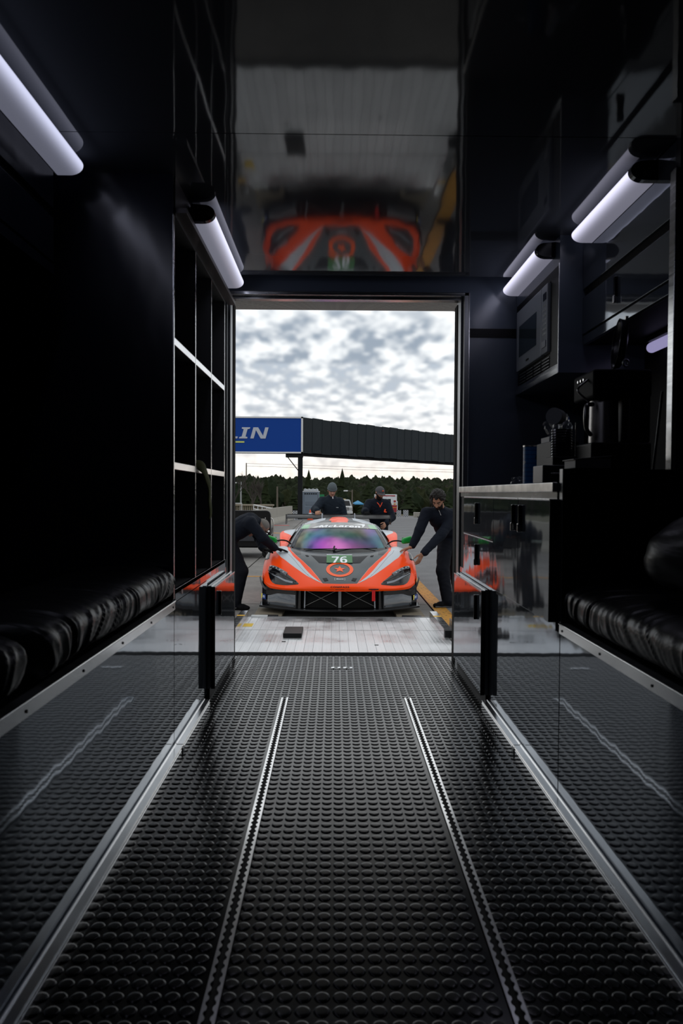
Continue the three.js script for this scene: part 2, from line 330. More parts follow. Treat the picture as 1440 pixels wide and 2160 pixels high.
// ---------------------------------------------------------------- open shelving unit by the door
{
  const o = thing('shelving_unit', 'tall open shelving with aluminium edges beside the doorway, empty pigeonholes', 'shelving');
  const zs = [-2.542, -2.934, -3.308, -3.70], y0 = 0.575, y1 = 1.88;
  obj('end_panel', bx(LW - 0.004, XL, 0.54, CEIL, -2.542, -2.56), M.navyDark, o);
  obj('back_panel', bx(-1.02, -1.03, y0, y1, -2.56, -3.70), M.shelf, o);
  for (const z of zs.slice(1)) obj('divider', bx(LW - 0.004, -1.02, y0, y1, z + 0.006, z - 0.006), M.shelf, o);
  for (const z of zs) obj('edge_strip', bx(LW - 0.004, LW, y0 - (z === zs[0] ? 0.03 : 0), y1, z + 0.0065, z - 0.0065, 0.001), M.alu, o);
  for (const y of [1.012, 1.447]) {
    obj('shelf', bx(LW - 0.006, -1.02, y - 0.009, y + 0.009, -2.56, -3.70), M.shelf, o);
    obj('shelf_edge', bx(LW - 0.006, LW - 0.0005, y - 0.0125, y + 0.0125, -2.548, -3.70, 0.001), M.aluBright, o);
  }
  obj('shelf', bx(LW, -1.02, 0.56, 0.575, -2.56, -3.72), M.shelf, o);
  obj('top_panel', bx(LW, -1.02, y1, y1 + 0.02, -2.56, -3.72), M.shelf, o);
  obj('base_rail', bx(LW, LW - 0.012, 0.533, 0.576, -2.56, -3.74, 0.001), M.panel, o);
  obj('lower_panel', bx(LW, LW - 0.012, 0.03, 0.53, -2.545, -3.2), M.panel, o);
  obj('lower_panel', bx(LW - 0.006, LW - 0.02, 0.03, 0.53, -3.2, -3.8), M.panel, o);
  obj('plinth', bx(LW - 0.03, LW - 0.05, 0, 0.03, -2.545, -3.83), M.black, o);
  obj('soffit', [bx(LW + 0.0, XL, y1 + 0.02, CEIL, -2.56, -3.72), bx(LW + 0.04, LW, y1 + 0.012, y1 + 0.03, -2.56, -3.80, 0.001)], std([0.16, 0.145, 0.145], 0.35), o);
  obj('socket', bx(LW + 0.001, LW, 0.545, 0.562, -2.66, -2.685), M.aluDark, o);
}
// proud cabinet doors flanking the doorway at floor level
function proudDoor(s, wall, z0, z1, label) {
  const o = thing('low_cabinet', label, 'cabinet', [0, 0, 0], 'low cabinets flanking the doorway');
  obj('body', bx(wall + s * 0.034, wall + s * 0.001, 0.055, 0.495, z0, z1), M.panel, o);
  obj('edge_frame', [bx(wall + s * 0.036, wall + s * 0.002, 0.495, 0.503, z0 + 0.004, z1, 0.001), bx(wall + s * 0.02, wall + s * 0.003, 0.503, 0.507, z0 + 0.004, z1, 0.001)], M.alu, o);
  obj('side_profile', [bx(wall + s * 0.036, wall + s * 0.018, 0.05, 0.503, z0 + 0.006, z0, 0.001)], M.black, o);
  obj('side_cover', bx(wall + s * 0.017, wall + s * 0.001, 0.05, 0.503, z0 + 0.005, z0, 0.001), M.aluDark, o);
  obj('plinth', bx(wall + s * 0.012, wall, 0, 0.055, z0, z1), M.black, o);
  obj('handle', bx(wall + s * 0.046, wall + s * 0.034, 0.36, 0.47, z0 - 0.105, z0 - 0.119, 0.003), M.blackGloss, o);
}
proudDoor(1, LW, -3.2, -3.82, 'low glossy cabinet with aluminium top edge at the foot of the open shelving');
proudDoor(-1, RW, -3.11, -3.82, 'low glossy cabinet with aluminium top edge under the kitchenette drawers');
{ // olive strap slung over a shelf edge
  const pts = [[-0.62, 1.03, -2.90], [-0.565, 1.034, -2.96], [-0.545, 1.015, -3.03], [-0.542, 0.96, -3.12], [-0.545, 0.88, -3.18], [-0.548, 0.81, -3.2]], c = new THREE.CatmullRomCurve3(pts.map((p) => new THREE.Vector3(...p)));
  const g = grid(12, 40, (u, v) => {
    const p = c.getPoint(v), t = c.getTangent(v), side = new THREE.Vector3(1, 0, 0).cross(t).normalize(), w = 0.006 + 0.021 * sstep(0, 0.4, v), a = u * Math.PI * 2;
    const q = p.clone().addScaledVector(side, Math.cos(a) * w).add(new THREE.Vector3(Math.sin(a) * 0.006 + 0.002 * Math.sin(v * 22), 0, 0)); return q.toArray();
  });
  tag(obj('strap', g, std([0.15, 0.17, 0.04], 0.85, 0, { bumpMap: fineTex, bumpScale: 0.002, sheen: 0.4 })), 'olive green strap hanging over the edge of the open shelving', 'strap');
}
// ---------------------------------------------------------------- corner light fittings
const tubeGlow = dataTex(8, 64, (u, v) => { const k = 0.16 + 0.84 * Math.exp(-(((v - 0.33) / 0.2) ** 2)); return [k, k, Math.min(1, k * 1.02)]; });
tubeGlow.wrapS = tubeGlow.wrapT = THREE.ClampToEdgeWrapping;
function cornerLight(s, xin, y0, z0, z1, bright, hue, label, lowered = false) { // s: +1 hangs on a wall to the -x side
  const o = thing('tube_light', label, 'light', [0, 0, 0], 'fluorescent tube lights'), w = 0.085, h = 0.06, yT = y0 + h, n = 20, L = Math.abs(z1 - z0), zm = (z0 + z1) / 2;
  const prof = (t) => { // inner top edge, round shoulder, flat underside to the wall
    if (t < 0.75) { const a = lerp(1.25, -Math.PI / 2, t / 0.75); return [xin - s * 0.045 * (1 - Math.cos(a)), y0 + h / 2 + h / 2 * Math.sin(a)]; }
    const q = (t - 0.75) / 0.25; return [xin - s * (0.045 + (w - 0.045) * q), y0];
  };
  const m = new THREE.MeshStandardMaterial({ color: 0x777780, roughness: 0.35, emissive: new THREE.Color(...hue), emissiveIntensity: bright, emissiveMap: tubeGlow });
  const end = 0.02;
  const g = grid(1, n, (u, v) => { const p = prof(v), z = lerp(z0, z1, u); return [p[0], p[1], z]; });
  const far = grid(6, n, (u, v) => { const p = prof(v), a = u * Math.PI / 2, cx = xin - s * w, k = 1 - 0.25 * (1 - Math.cos(a)); return [cx + (p[0] - cx) * k, yT + (p[1] - yT) * k, z1 - end * Math.sin(a) * Math.sign(z0 - z1)]; });
  obj('lamp_diffuser', [g, far], m, o);
  const capPts = []; for (let i = 0; i <= 16; i++) { const p = prof(i / 16); capPts.push([p[0] + s * 0.003, p[1] - 0.003]); } capPts.push([xin - s * w, yT]);
  const cap = extrudeZ(s < 0 ? capPts.reverse() : capPts, 0.025, 0.002); cap.translate(0, 0, z0);
  obj('end_cap', cap, M.blackGloss, o);
  obj('wall_plate', bx(xin - s * w, xin - s * (w + 0.008), y0 - 0.004, yT, z0, z1), M.black, o);
  const l = new THREE.RectAreaLight(new THREE.Color(...hue), bright * 1.6, L * 0.96, 0.06);
  l.position.set(xin + s * 0.012, y0 + 0.012, zm); l.lookAt(xin + s * 1.012, y0 - 0.9, zm); o.add(l);
}
cornerLight(1, -0.465, 1.952, -2.81, -3.70, 0.92, [0.80, 0.81, 1.0], 'lit tube light along the ceiling above the open shelving');
cornerLight(1, -0.825, 1.952, 0.6, -2.40, 0.72, [0.74, 0.77, 1.0], 'long lit tube light over the bench on the shelving side, cut by the frame');
cornerLight(-1, 0.965, 1.952, -2.41, -2.99, 0.95, [0.80, 0.79, 1.0], 'lit tube light above the overhead cupboard with black handle');
cornerLight(-1, 0.872, 1.952, -3.19, -3.80, 0.95, [0.80, 0.79, 1.0], 'lit tube light on the microwave cabinet next to the doorway');
// ---------------------------------------------------------------- overhead cupboards
function barHandle(x, y0, y1, z, s, parent) { obj('handle', [bx(x, x + s * 0.012, y0 + 0.022, y1, z - 0.007, z + 0.007, 0.003)], M.blackGloss, parent); obj('handle_tip', bx(x, x + s * 0.015, y0, y0 + 0.03, z - 0.007, z + 0.007, 0.004), M.steel, parent); }
M.steelDark = std([0.1, 0.1, 0.105], 0.25, 1);
{
  const o = thing('overhead_cupboard', 'glossy overhead cupboard with one black handle above the coffee corner', 'cupboard'), xf = 1.05;
  obj('body', [bx(xf + 0.02, XR, 1.555, CEIL, -2.255, -3.09)], M.shell, o);
  obj('upper_door', bx(xf, xf + 0.018, 1.79, CEIL - 0.005, -2.262, -3.095, 0.001), M.panel, o);
  const d = obj('door', bx(xf, xf + 0.018, 1.60, 1.755, -2.262, -3.095, 0.001), M.panel, o);
  barHandle(xf, 1.635, 1.735, -2.72, -1, d);
  obj('shadow_gap', bx(xf + 0.012, xf + 0.02, 1.755, 1.79, -2.262, -3.095), M.gap, o);
  obj('light_rail', [bx(xf + 0.002, xf + 0.02, 1.555, 1.592, -2.262, -3.09, 0.001)], M.panel, o);
}
{
  const o = thing('overhead_cupboard', 'dark overhead cupboard above the bench on the shelving side, mostly in shade', 'cupboard'), xf = -0.91;
  obj('body', bx(xf - 0.02, XL, 1.62, CEIL, 1.2, -2.38), M.shell, o);
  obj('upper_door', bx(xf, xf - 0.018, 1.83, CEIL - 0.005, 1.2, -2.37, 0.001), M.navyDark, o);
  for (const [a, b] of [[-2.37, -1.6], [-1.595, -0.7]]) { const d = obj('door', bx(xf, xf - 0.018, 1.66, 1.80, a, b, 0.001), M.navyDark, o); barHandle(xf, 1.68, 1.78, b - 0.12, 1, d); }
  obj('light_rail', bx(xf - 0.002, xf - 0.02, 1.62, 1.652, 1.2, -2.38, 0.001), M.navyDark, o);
}
{ // microwave cabinet
  const o = thing('microwave_cabinet', 'tall navy wall cabinet with thin aluminium edge holding the microwave', 'cabinet'), xf = 0.952;
  const z0 = -3.10, z1 = -3.835;
  obj('side_panel', bx(xf, XR, 1.44, CEIL, z0, z0 - 0.018), M.navy, o);
  obj('side_panel', bx(xf, XR, 1.44, CEIL, z1, z1 + 0.01), M.navy, o);
  obj('top_panel', bx(xf, XR, 1.90, CEIL, z0 - 0.018, z1 + 0.01), M.navy, o);
  obj('bottom_panel', bx(xf + 0.002, XR, 1.44, 1.452, z0 - 0.018, z1 + 0.01), M.navy, o);
  obj('corner_edge', bx(xf - 0.003, xf, 1.44, 1.905, z0 + 0.001, z0 - 0.006, 0.001), M.aluBright, o);
  obj('bottom_edge', bx(xf - 0.004, xf, 1.438, 1.478, z0 - 0.006, z1 + 0.01, 0.001), M.alu, o);
  obj('surround', [bx(xf, xf + 0.01, 1.862, 1.90, z0 - 0.018, z1 + 0.01), bx(xf, xf + 0.01, 1.478, 1.862, z0 - 0.018, -3.222), bx(xf + 0.01, xf + 0.012, 1.478, 1.552, -3.222, z1 + 0.01)], M.black, o);
  for (let k = 0; k < 4; k++) for (let q = 0; q < 4; q++) obj('vent_slat', bx(xf - 0.001, xf + 0.004, 1.488 + k * 0.014, 1.493 + k * 0.014, -3.24 - q * 0.135, -3.35 - q * 0.135, 0.001), M.aluDark, o);
  obj('shelf', bx(xf + 0.012, XR, 1.535, 1.548, z0 - 0.018, z1 + 0.01), M.shell, o);
}
{ // built-in microwave
  const o = thing('microwave', 'light grey built-in microwave in the wall cabinet by the doorway', 'microwave'), xf = 0.938;
  const grey = std([0.33, 0.36, 0.39], 0.22), y0 = 1.551, y1 = 1.857;
  obj('body', bx(xf + 0.022, 1.28, y0, y1, -3.235, -3.765), std([0.1, 0.1, 0.1], 0.5), o);
  const d = obj('door', bx(xf, xf + 0.022, y0, y1, -3.325, -3.77, 0.004), grey, o);
  obj('window', bx(xf - 0.0015, xf, y0 + 0.066, y1 - 0.085, -3.40, -3.715), std([0.03, 0.045, 0.055], 0.08), d);
  obj('badge', bx(xf - 0.001, xf, y0 + 0.022, y0 + 0.031, -3.53, -3.58), M.black, d);
  const c = obj('control_panel', bx(xf, xf + 0.022, y0 + 0.002, y1, -3.228, -3.322, 0.003), grey, o);
  obj('display', bx(xf - 0.001, xf, y1 - 0.068, y1 - 0.035, -3.245, -3.295), M.blackGloss, c);
  for (let r = 0; r < 7; r++) for (let q = 0; q < 3; q++) obj('button', bx(xf - 0.001, xf, y1 - 0.095 - r * 0.021, y1 - 0.085 - r * 0.021, -3.245 - q * 0.019, -3.257 - q * 0.019, 0.001), M.aluDark, c);
  obj('release_button', bx(xf - 0.004, xf, y0 + 0.028, y0 + 0.058, -3.245, -3.305, 0.002), std([0.45, 0.47, 0.5], 0.25), c);
}
// ---------------------------------------------------------------- kitchenette base, counter and partition
{
  const o = thing('countertop', 'worn aluminium-edged countertop of the kitchenette', 'countertop');
  const worn = dataTex(256, 64, (u, v) => { const n = fbm(u * 14, v * 5, 4, 14, 5); const k = 0.66 + 0.4 * n; return [k, k * 0.99, k * 0.97]; }, true, [1.2, 4]);
  obj('top_board', bx(0.668, XR, 0.93, 0.955, -2.165, -3.83), M.shelf, o);
  obj('front_edge', bx(0.652, 0.668, 0.927, 0.956, -2.165, -3.80, 0.003), std([1, 1, 1], 0.3, 0.9, { map: worn }), o);
}
{
  const o = thing('kitchen_base_unit', 'glossy kitchenette base with drawers and two doors mirroring the car', 'cabinet');
  const xf = 0.640, xb = 0.668;
  obj('carcass', bx(RW + 0.002, XR - 0.03, 0.03, 0.93, -2.165, -3.82), M.shell, o);
  obj('fascia', bx(RW - 0.004, RW + 0.002, 0.905, 0.93, -2.165, -3.82), std([0.2, 0.2, 0.2], 0.4, 0.8, { roughnessMap: smudge }), o);
  const front = (name, y0, y1, z0, z1, hy0, hy1, hz) => { const d = obj(name, bx(xf, xb, y0, y1, z0, z1, 0.001), M.panel, o); obj('top_edge', bx(xf - 0.001, xb, y1, y1 + 0.004, z0, z1, 0.001), M.aluBright, d); if (z0 > -2.2) obj('end_edge', bx(xf, xb, y0, y1, z0 + 0.002, z0), M.black, d); barHandle(xf, hy0, hy1, hz, -1, d); };
  front('drawer', 0.732, 0.902, -2.918, -3.58, 0.785, 0.88, -3.24);
  front('drawer', 0.538, 0.724, -2.918, -3.58, 0.60, 0.695, -3.24);
  front('door', 0.538, 0.902, -2.525, -2.912, 0.79, 0.883, -2.57);
  front('door', 0.538, 0.902, -2.152, -2.519, 0.79, 0.883, -2.475);
  obj('base_strip', bx(RW - 0.004, RW + 0.002, 0.51, 0.537, -2.165, -3.82), M.panel, o);
  obj('lower_panel', bx(RW, RW + 0.012, 0.03, 0.508, -2.136, -3.10), M.panel, o);
  obj('lower_panel', bx(RW + 0.006, RW + 0.018, 0.03, 0.508, -3.10, -3.80), M.panel, o);
  obj('plinth', bx(RW + 0.03, RW + 0.05, 0, 0.03, -2.136, -3.83), M.black, o);
}
{
  const w = new THREE.Group(); w.name = 'wall_partition'; w.userData = { kind: 'structure', label: 'black partition between the bench and the kitchenette', category: 'structure' }; scene.add(w);
  obj('low_panel', bx(RW + 0.004, XR, 0.54, 0.995, -2.13, -2.155), M.black, w);
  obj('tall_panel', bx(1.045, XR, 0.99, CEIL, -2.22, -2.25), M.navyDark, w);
  obj('tall_edge', bx(1.03, 1.046, 0.99, 1.915, -2.216, -2.254, 0.002), M.alu, w);
  obj('low_edge', [bx(RW, RW + 0.004, 0.54, 0.995, -2.128, -2.157, 0.001)], M.aluDark, w);
}
// ================================================================ outside: ground
const slope = (d) => -0.68 - 0.0255 * Math.max(0, d - 42) * (d < 110 ? 1 : 0) - (d >= 110 ? 0.0255 * 68 : 0);
{
  const conc = dataTex(512, 512, (u, v) => { const n = fbm(u * 8, v * 8, 5, 8, 8), f = fbm(u * 90, v * 90, 2, 90, 90), k = 0.455 + 0.12 * (n - 0.5) + 0.07 * (f - 0.5); return [k * 1.01, k * 0.985, k * 0.955]; }, true, [0.2, 0.2]);
  const asph = dataTex(512, 512, (u, v) => { const n = fbm(u * 6, v * 6, 5, 6, 6), f = hash2(Math.floor(u * 512), Math.floor(v * 512)), k = 0.39 + 0.10 * (n - 0.5) + 0.12 * (f - 0.5) * f; return [k, k, k * 1.02]; }, true, [0.45, 0.45]);
  const concM = std([0.92, 0.92, 0.92], 0.8, 0, { map: conc, bumpMap: fineTex, bumpScale: 0.002 }), asphM = std([0.9, 0.9, 0.9], 0.75, 0, { map: asph, bumpMap: fineTex, bumpScale: 0.004 });
  const g = new THREE.Group(); g.name = 'ground'; g.userData = { kind: 'structure', label: 'concrete apron and asphalt pit lane behind the trailer', category: 'structure' }; scene.add(g);
  const slab = (x0, x1, d0, d1, m, name) => { const n = Math.max(1, Math.ceil((d1 - d0) / 8)); const q = grid(1, n, (u, v) => { const d = lerp(d0, d1, v); return [lerp(x0, x1, u), slope(d), -d]; }); const uv = q.attributes.uv; for (let i = 0; i < uv.count; i++) uv.setXY(i, q.attributes.position.getX(i), q.attributes.position.getZ(i)); obj(name, q, m, g); };
  const jt = 0.012;
  obj('base_soil', grid(1, 30, (u, v) => { const d = lerp(-40, 420, v); return [lerp(-300, 300, u), slope(Math.max(0, d)) - 0.03, -d]; }), std([0.07, 0.065, 0.05], 0.95), g);
  const rows = [-6, 0, 5.2, 10.4, 15.6, 21, 27, 34, 42];
  for (let r = 0; r < rows.length - 1; r++) for (const [x0, x1] of [[-9.6, -5.0], [-5.0, -1.82], [-1.82, 1.36]]) slab(x0 + jt, x1 - jt, rows[r] + jt, rows[r + 1] - jt, concM, 'concrete_slab');
  slab(1.37, 16, -6, 42, asphM, 'asphalt'); slab(-3.2, 16, 42, 100, asphM, 'asphalt'); slab(16, 60, -6, 100, asphM, 'asphalt');
  slab(-60, -9.6, -6, 110, std([0.09, 0.085, 0.05], 0.95, 0, { bumpMap: fineTex, bumpScale: 0.02 }), 'grass_verge'); slab(-9.6, -3.2, 42, 110, std([0.10, 0.092, 0.055], 0.95), 'grass_verge'); slab(-3.2, 60, 96, 115, std([0.24, 0.2, 0.12], 0.95), 'grass_verge');
  const yel = dataTex(256, 256, (u, v) => { const n = fbm(u * 30, v * 30, 4, 30, 30), k = n > 0.66 ? 0.55 : 1; return [0.78 * k, 0.55 * k, 0.13 * k]; }, true, [1.2, 1.2]);
  const strip = (x0, x1, d0, d1, m, name) => { const q = grid(1, 1, (u, v) => [lerp(x0, x1, u), -0.677, -lerp(d0, d1, v)]); const uv = q.attributes.uv; for (let i = 0; i < 4; i++) uv.setXY(i, q.attributes.position.getX(i), q.attributes.position.getZ(i)); obj(name, q, m, g); };
  const yM = std([0.8, 0.78, 0.75], 0.7, 0, { map: yel });
  strip(1.375, 1.57, -5, 41, yM, 'painted_line'); strip(-9, 1.3, 13.75, 13.88, yM, 'painted_line'); strip(-4.3, 1.3, 28.5, 28.95, yM, 'painted_line');
  strip(-4.3, 1.3, 25.0, 25.2, std('#8a6a50', 0.8), 'painted_line'); strip(-2.9, -2.3, 28.5, 28.9, std('#b5423a', 0.8), 'painted_line'); strip(-3.0, -2.2, 35.2, 35.7, std('#b5423a', 0.8), 'painted_line');
}
// ---------------------------------------------------------------- tail lift resting on the ground
{
  const o = thing('tail_lift', 'lowered aluminium tail lift platform lying between trailer and car', 'platform', [0.065, 0, 0]);
  const y = -0.62, W = 2.33, n = 26, pw = W / n;
  const treadTex = dataTex(128, 128, (u, v) => { const k = Math.max(0, Math.sin(u * Math.PI * 8)) ** 2, b = 0.5 + 0.5 * Math.sin(v * Math.PI * 2 * 18 + (Math.floor(u * 8) % 2) * Math.PI); return 0.2 + 0.6 * k * b; }, false, [7, 2.2]);
  const tones = [0.72, 0.75, 0.77].map((k) => std([k, k * 1.01, k * 1.03], 0.42, 1, { bumpMap: treadTex, bumpScale: 0.0022, roughnessMap: smudge }));
  tones.forEach((m) => { m.roughness = 0.62; });
  obj('subframe', [bx(-W / 2, W / 2, y - 0.05, y - 0.016, -6.5, -8.95)], M.aluDark, o);
  for (const [z0, z1, name] of [[-6.5, -8.105, 'deck_plank'], [-8.125, -8.955, 'flap_plank']]) for (let i = 0; i < n; i++) {
    const x0 = -W / 2 + i * pw; const p = obj(name, bx(x0 + 0.0006, x0 + pw - 0.0006, y - 0.02, y, z0, z1, 0.002), tones[(i * 7 + (z0 < -8 ? 1 : 0)) % 3], o);
  }
  obj('flap_edge', bx(-W / 2 + 0.02, W / 2 - 0.02, y - 0.012, y + 0.004, -8.955, -8.985, 0.003), M.aluDark, o);
  obj('hinge_gap', bx(-W / 2, W / 2, y - 0.016, y - 0.01, -8.103, -8.127), M.gap, o);
  for (const s of [-1, 1]) {
    const x = s * (W / 2 + 0.01);
    const r = obj('side_bar', bx(x - 0.045, x + 0.045, y, y + 0.07, -7.78, -9.02, 0.004), M.alu, o);
    obj('bar_stop', bx(x - 0.05, x + 0.05, y - 0.005, y + 0.075, -7.72, -7.80, 0.006), M.black, r);
    obj('reflector_tape', bx(x - 0.047, x + 0.047, y + 0.0695, y + 0.0715, -8.62, -8.68), std('#d8a40c', 0.5), r);
    if (s < 0) obj('safety_sticker', bx(x + 0.06, x + 0.17, y + 0.0005, y + 0.0015, -8.3, -8.5), std('#d8b21c', 0.5), o); else obj('outer_plate', bx(x + 0.09, x + 0.10, y - 0.05, y + 0.11, -6.6, -8.3, 0.003), M.alu, o);
  }
  obj('label_plate', bx(-W / 2 + 0.08, -W / 2 + 0.28, y, y + 0.02, -8.93, -8.99), std([0.6, 0.62, 0.62], 0.4), o);
  obj('latch_mark', [bx(-0.6, -0.56, y, y + 0.003, -7.45, -7.48), bx(0.35, 0.39, y, y + 0.002, -7.3, -7.33)], M.black, o);
}
tag(obj('rubber_block', bx(-0.54, -0.34, -0.619, -0.575, -7.68, -8.08, 0.006), M.black), 'black rubber block lying on the tail lift platform', 'block');
function board(x0, x1, z0, z1, y0, tone, label) { const t = dataTex(128, 64, (u, v) => { const k = 0.34 + 0.3 * fbm(u * 3, v * 26, 4, 3, 26); return [k * 1.0, k * 0.92, k * 0.78]; }, true, [0.7, 3]); const m = obj('timber_board', bx(x0, x1, y0, y0 + 0.04, z0, z1, 0.004), std([tone, tone, tone], 0.8, 0, { map: t })); tag(m, label, 'board', 'timber boards under the car'); }
board(-1.02, -0.66, -9.0, -9.78, -0.679, 0.8, 'weathered timber board under the car beside the man in dark gloves');
board(0.80, 1.16, -9.0, -9.78, -0.679, 0.75, 'weathered timber board under the car on the yellow line side');
tag(obj('rubber_strip', bx(-0.93, -0.70, -0.638, -0.618, -9.0, -9.12, 0.003), M.black), 'black rubber strip on the timber board beside the man in dark gloves', 'strip', 'rubber strips');
tag(obj('rubber_strip', bx(0.86, 1.10, -0.638, -0.618, -9.0, -9.12, 0.003), M.black), 'black rubber strip on the timber board by the yellow line', 'strip', 'rubber strips');
// ================================================================ the race car
// body skin of the nose: control rows run from the bumper's lower lip to the cowl, columns from the centre line outwards; entries are [distance behind the nose, height]
const CARX = 0.075, CARZ = -9.13, GY = -0.68;
const COLS = [0, 0.2, 0.4, 0.55, 0.7, 0.82, 0.92, 1.0, 1.045];
const NET = [
  [[0.00, 0.357], [-0.012, 0.398], [0.03, 0.437], [0.20, 0.508], [0.45, 0.587], [0.70, 0.664], [0.93, 0.728], [1.10, 0.752]],
  [[0.005, 0.357], [-0.007, 0.397], [0.035, 0.436], [0.205, 0.508], [0.455, 0.588], [0.705, 0.664], [0.94, 0.730], [1.11, 0.753]],
  [[0.03, 0.356], [0.02, 0.394], [0.07, 0.432], [0.24, 0.508], [0.48, 0.596], [0.72, 0.680], [0.97, 0.742], [1.17, 0.758]],
  [[0.075, 0.355], [0.065, 0.388], [0.12, 0.424], [0.29, 0.522], [0.49, 0.624], [0.74, 0.718], [1.00, 0.776], [1.27, 0.772]],
  [[0.14, 0.353], [0.13, 0.383], [0.19, 0.418], [0.34, 0.545], [0.52, 0.654], [0.78, 0.762], [1.05, 0.818], [1.42, 0.800]],
  [[0.23, 0.353], [0.22, 0.388], [0.28, 0.432], [0.42, 0.560], [0.58, 0.656], [0.82, 0.762], [1.08, 0.822], [1.50, 0.818]],
  [[0.35, 0.356], [0.345, 0.395], [0.40, 0.448], [0.52, 0.556], [0.66, 0.644], [0.87, 0.738], [1.10, 0.795], [1.50, 0.800]],
  [[0.48, 0.395], [0.485, 0.43], [0.54, 0.478], [0.65, 0.556], [0.77, 0.628], [0.94, 0.696], [1.13, 0.748], [1.50, 0.755]],
  [[0.64, 0.45], [0.65, 0.475], [0.69, 0.508], [0.77, 0.556], [0.87, 0.604], [1.01, 0.650], [1.16, 0.692], [1.50, 0.70]],
];
const cr = (a, b, c, d, t) => 0.5 * (2 * b + (c - a) * t + (2 * a - 5 * b + 4 * c - d) * t * t + (3 * b - a - 3 * c + d) * t * t * t);
function netAt(i, j, k) { const NV = 7; const jj = Math.min(NV, Math.max(0, j)); let ii = Math.abs(i); if (ii > 8) return 2 * NET[8][jj][k] - NET[7][jj][k]; const b = NET[ii][jj][k]; if (j < 0) return 2 * b - NET[ii][1][k]; if (j > NV) return 2 * b - NET[ii][NV - 1][k]; return b; }
function surf(x, v) { // [x, height, distance behind nose]
  const a = Math.min(Math.abs(x), 1.045); let i = 0; while (i < 7 && COLS[i + 1] < a) i++;
  const tu = (a - COLS[i]) / (COLS[i + 1] - COLS[i]), fv = clamp(v) * 7, j = Math.min(6, Math.floor(fv)), tv = fv - j, out = [0, 0];
  for (let k = 0; k < 2; k++) { const r = []; for (let q = -1; q <= 2; q++) r.push(cr(netAt(i + q, j - 1, k), netAt(i + q, j, k), netAt(i + q, j + 1, k), netAt(i + q, j + 2, k), tv)); out[k] = cr(r[0], r[1], r[2], r[3], tu); }
  return [x, out[1], out[0]];
}
const surfP = (x, v) => { const p = surf(x, v); return [p[0], p[1], -p[2]]; };
function surfN(x, v) { const e = 0.004, a = new THREE.Vector3(...surfP(x - e, v)), b = new THREE.Vector3(...surfP(x + e, v)), c = new THREE.Vector3(...surfP(x, Math.max(0, v - e))), d = new THREE.Vector3(...surfP(x, Math.min(1, v + e))); return b.sub(a).cross(d.sub(c)).normalize(); }
const surfO = (x, v, o) => { const p = surfP(x, v), n = surfN(x, v); return [p[0] + n.x * o, p[1] + n.y * o, p[2] + n.z * o]; };
function vOfS(x, s) { let lo = 0.12, hi = 1; for (let k = 0; k < 30; k++) { const m = (lo + hi) / 2; surf(x, m)[2] < s ? (lo = m) : (hi = m); } return (lo + hi) / 2; }
const ORANGE = '#ff4a00', SILVER = '#c3cad2', GREY = '#4b5155';
const car = thing('race_car', 'orange, silver and grey race car number 76 facing the trailer', 'car', [CARX, GY, CARZ]);
const paintOpt = { clearcoat: 0.2, clearcoatRoughness: 0.04, specularIntensity: 0.3 };
const P_ = { // car materials
  carbon: std([0.009, 0.0095, 0.011], 0.22, 0, { specularIntensity: 0.7 }),
  black: std([0.006, 0.006, 0.007], 0.5, 0, { specularIntensity: 0.4 }),
  orange: std(ORANGE, 0.4, 0, paintOpt), silver: std(SILVER, 0.4, 0, paintOpt), grey: std(GREY, 0.4, 0, paintOpt),
  green: std('#0d8a34', 0.4, 0, paintOpt), tyre: std([0.012, 0.012, 0.012], 0.85), rim: std([0.05, 0.05, 0.055], 0.35, 0.8),
  glass: std([0.008, 0.009, 0.011], 0.05, 0, { specularIntensity: 0.6 }), headlamp: std([0.005, 0.005, 0.006], 0.08, 0, { specularIntensity: 0.8 }),
};
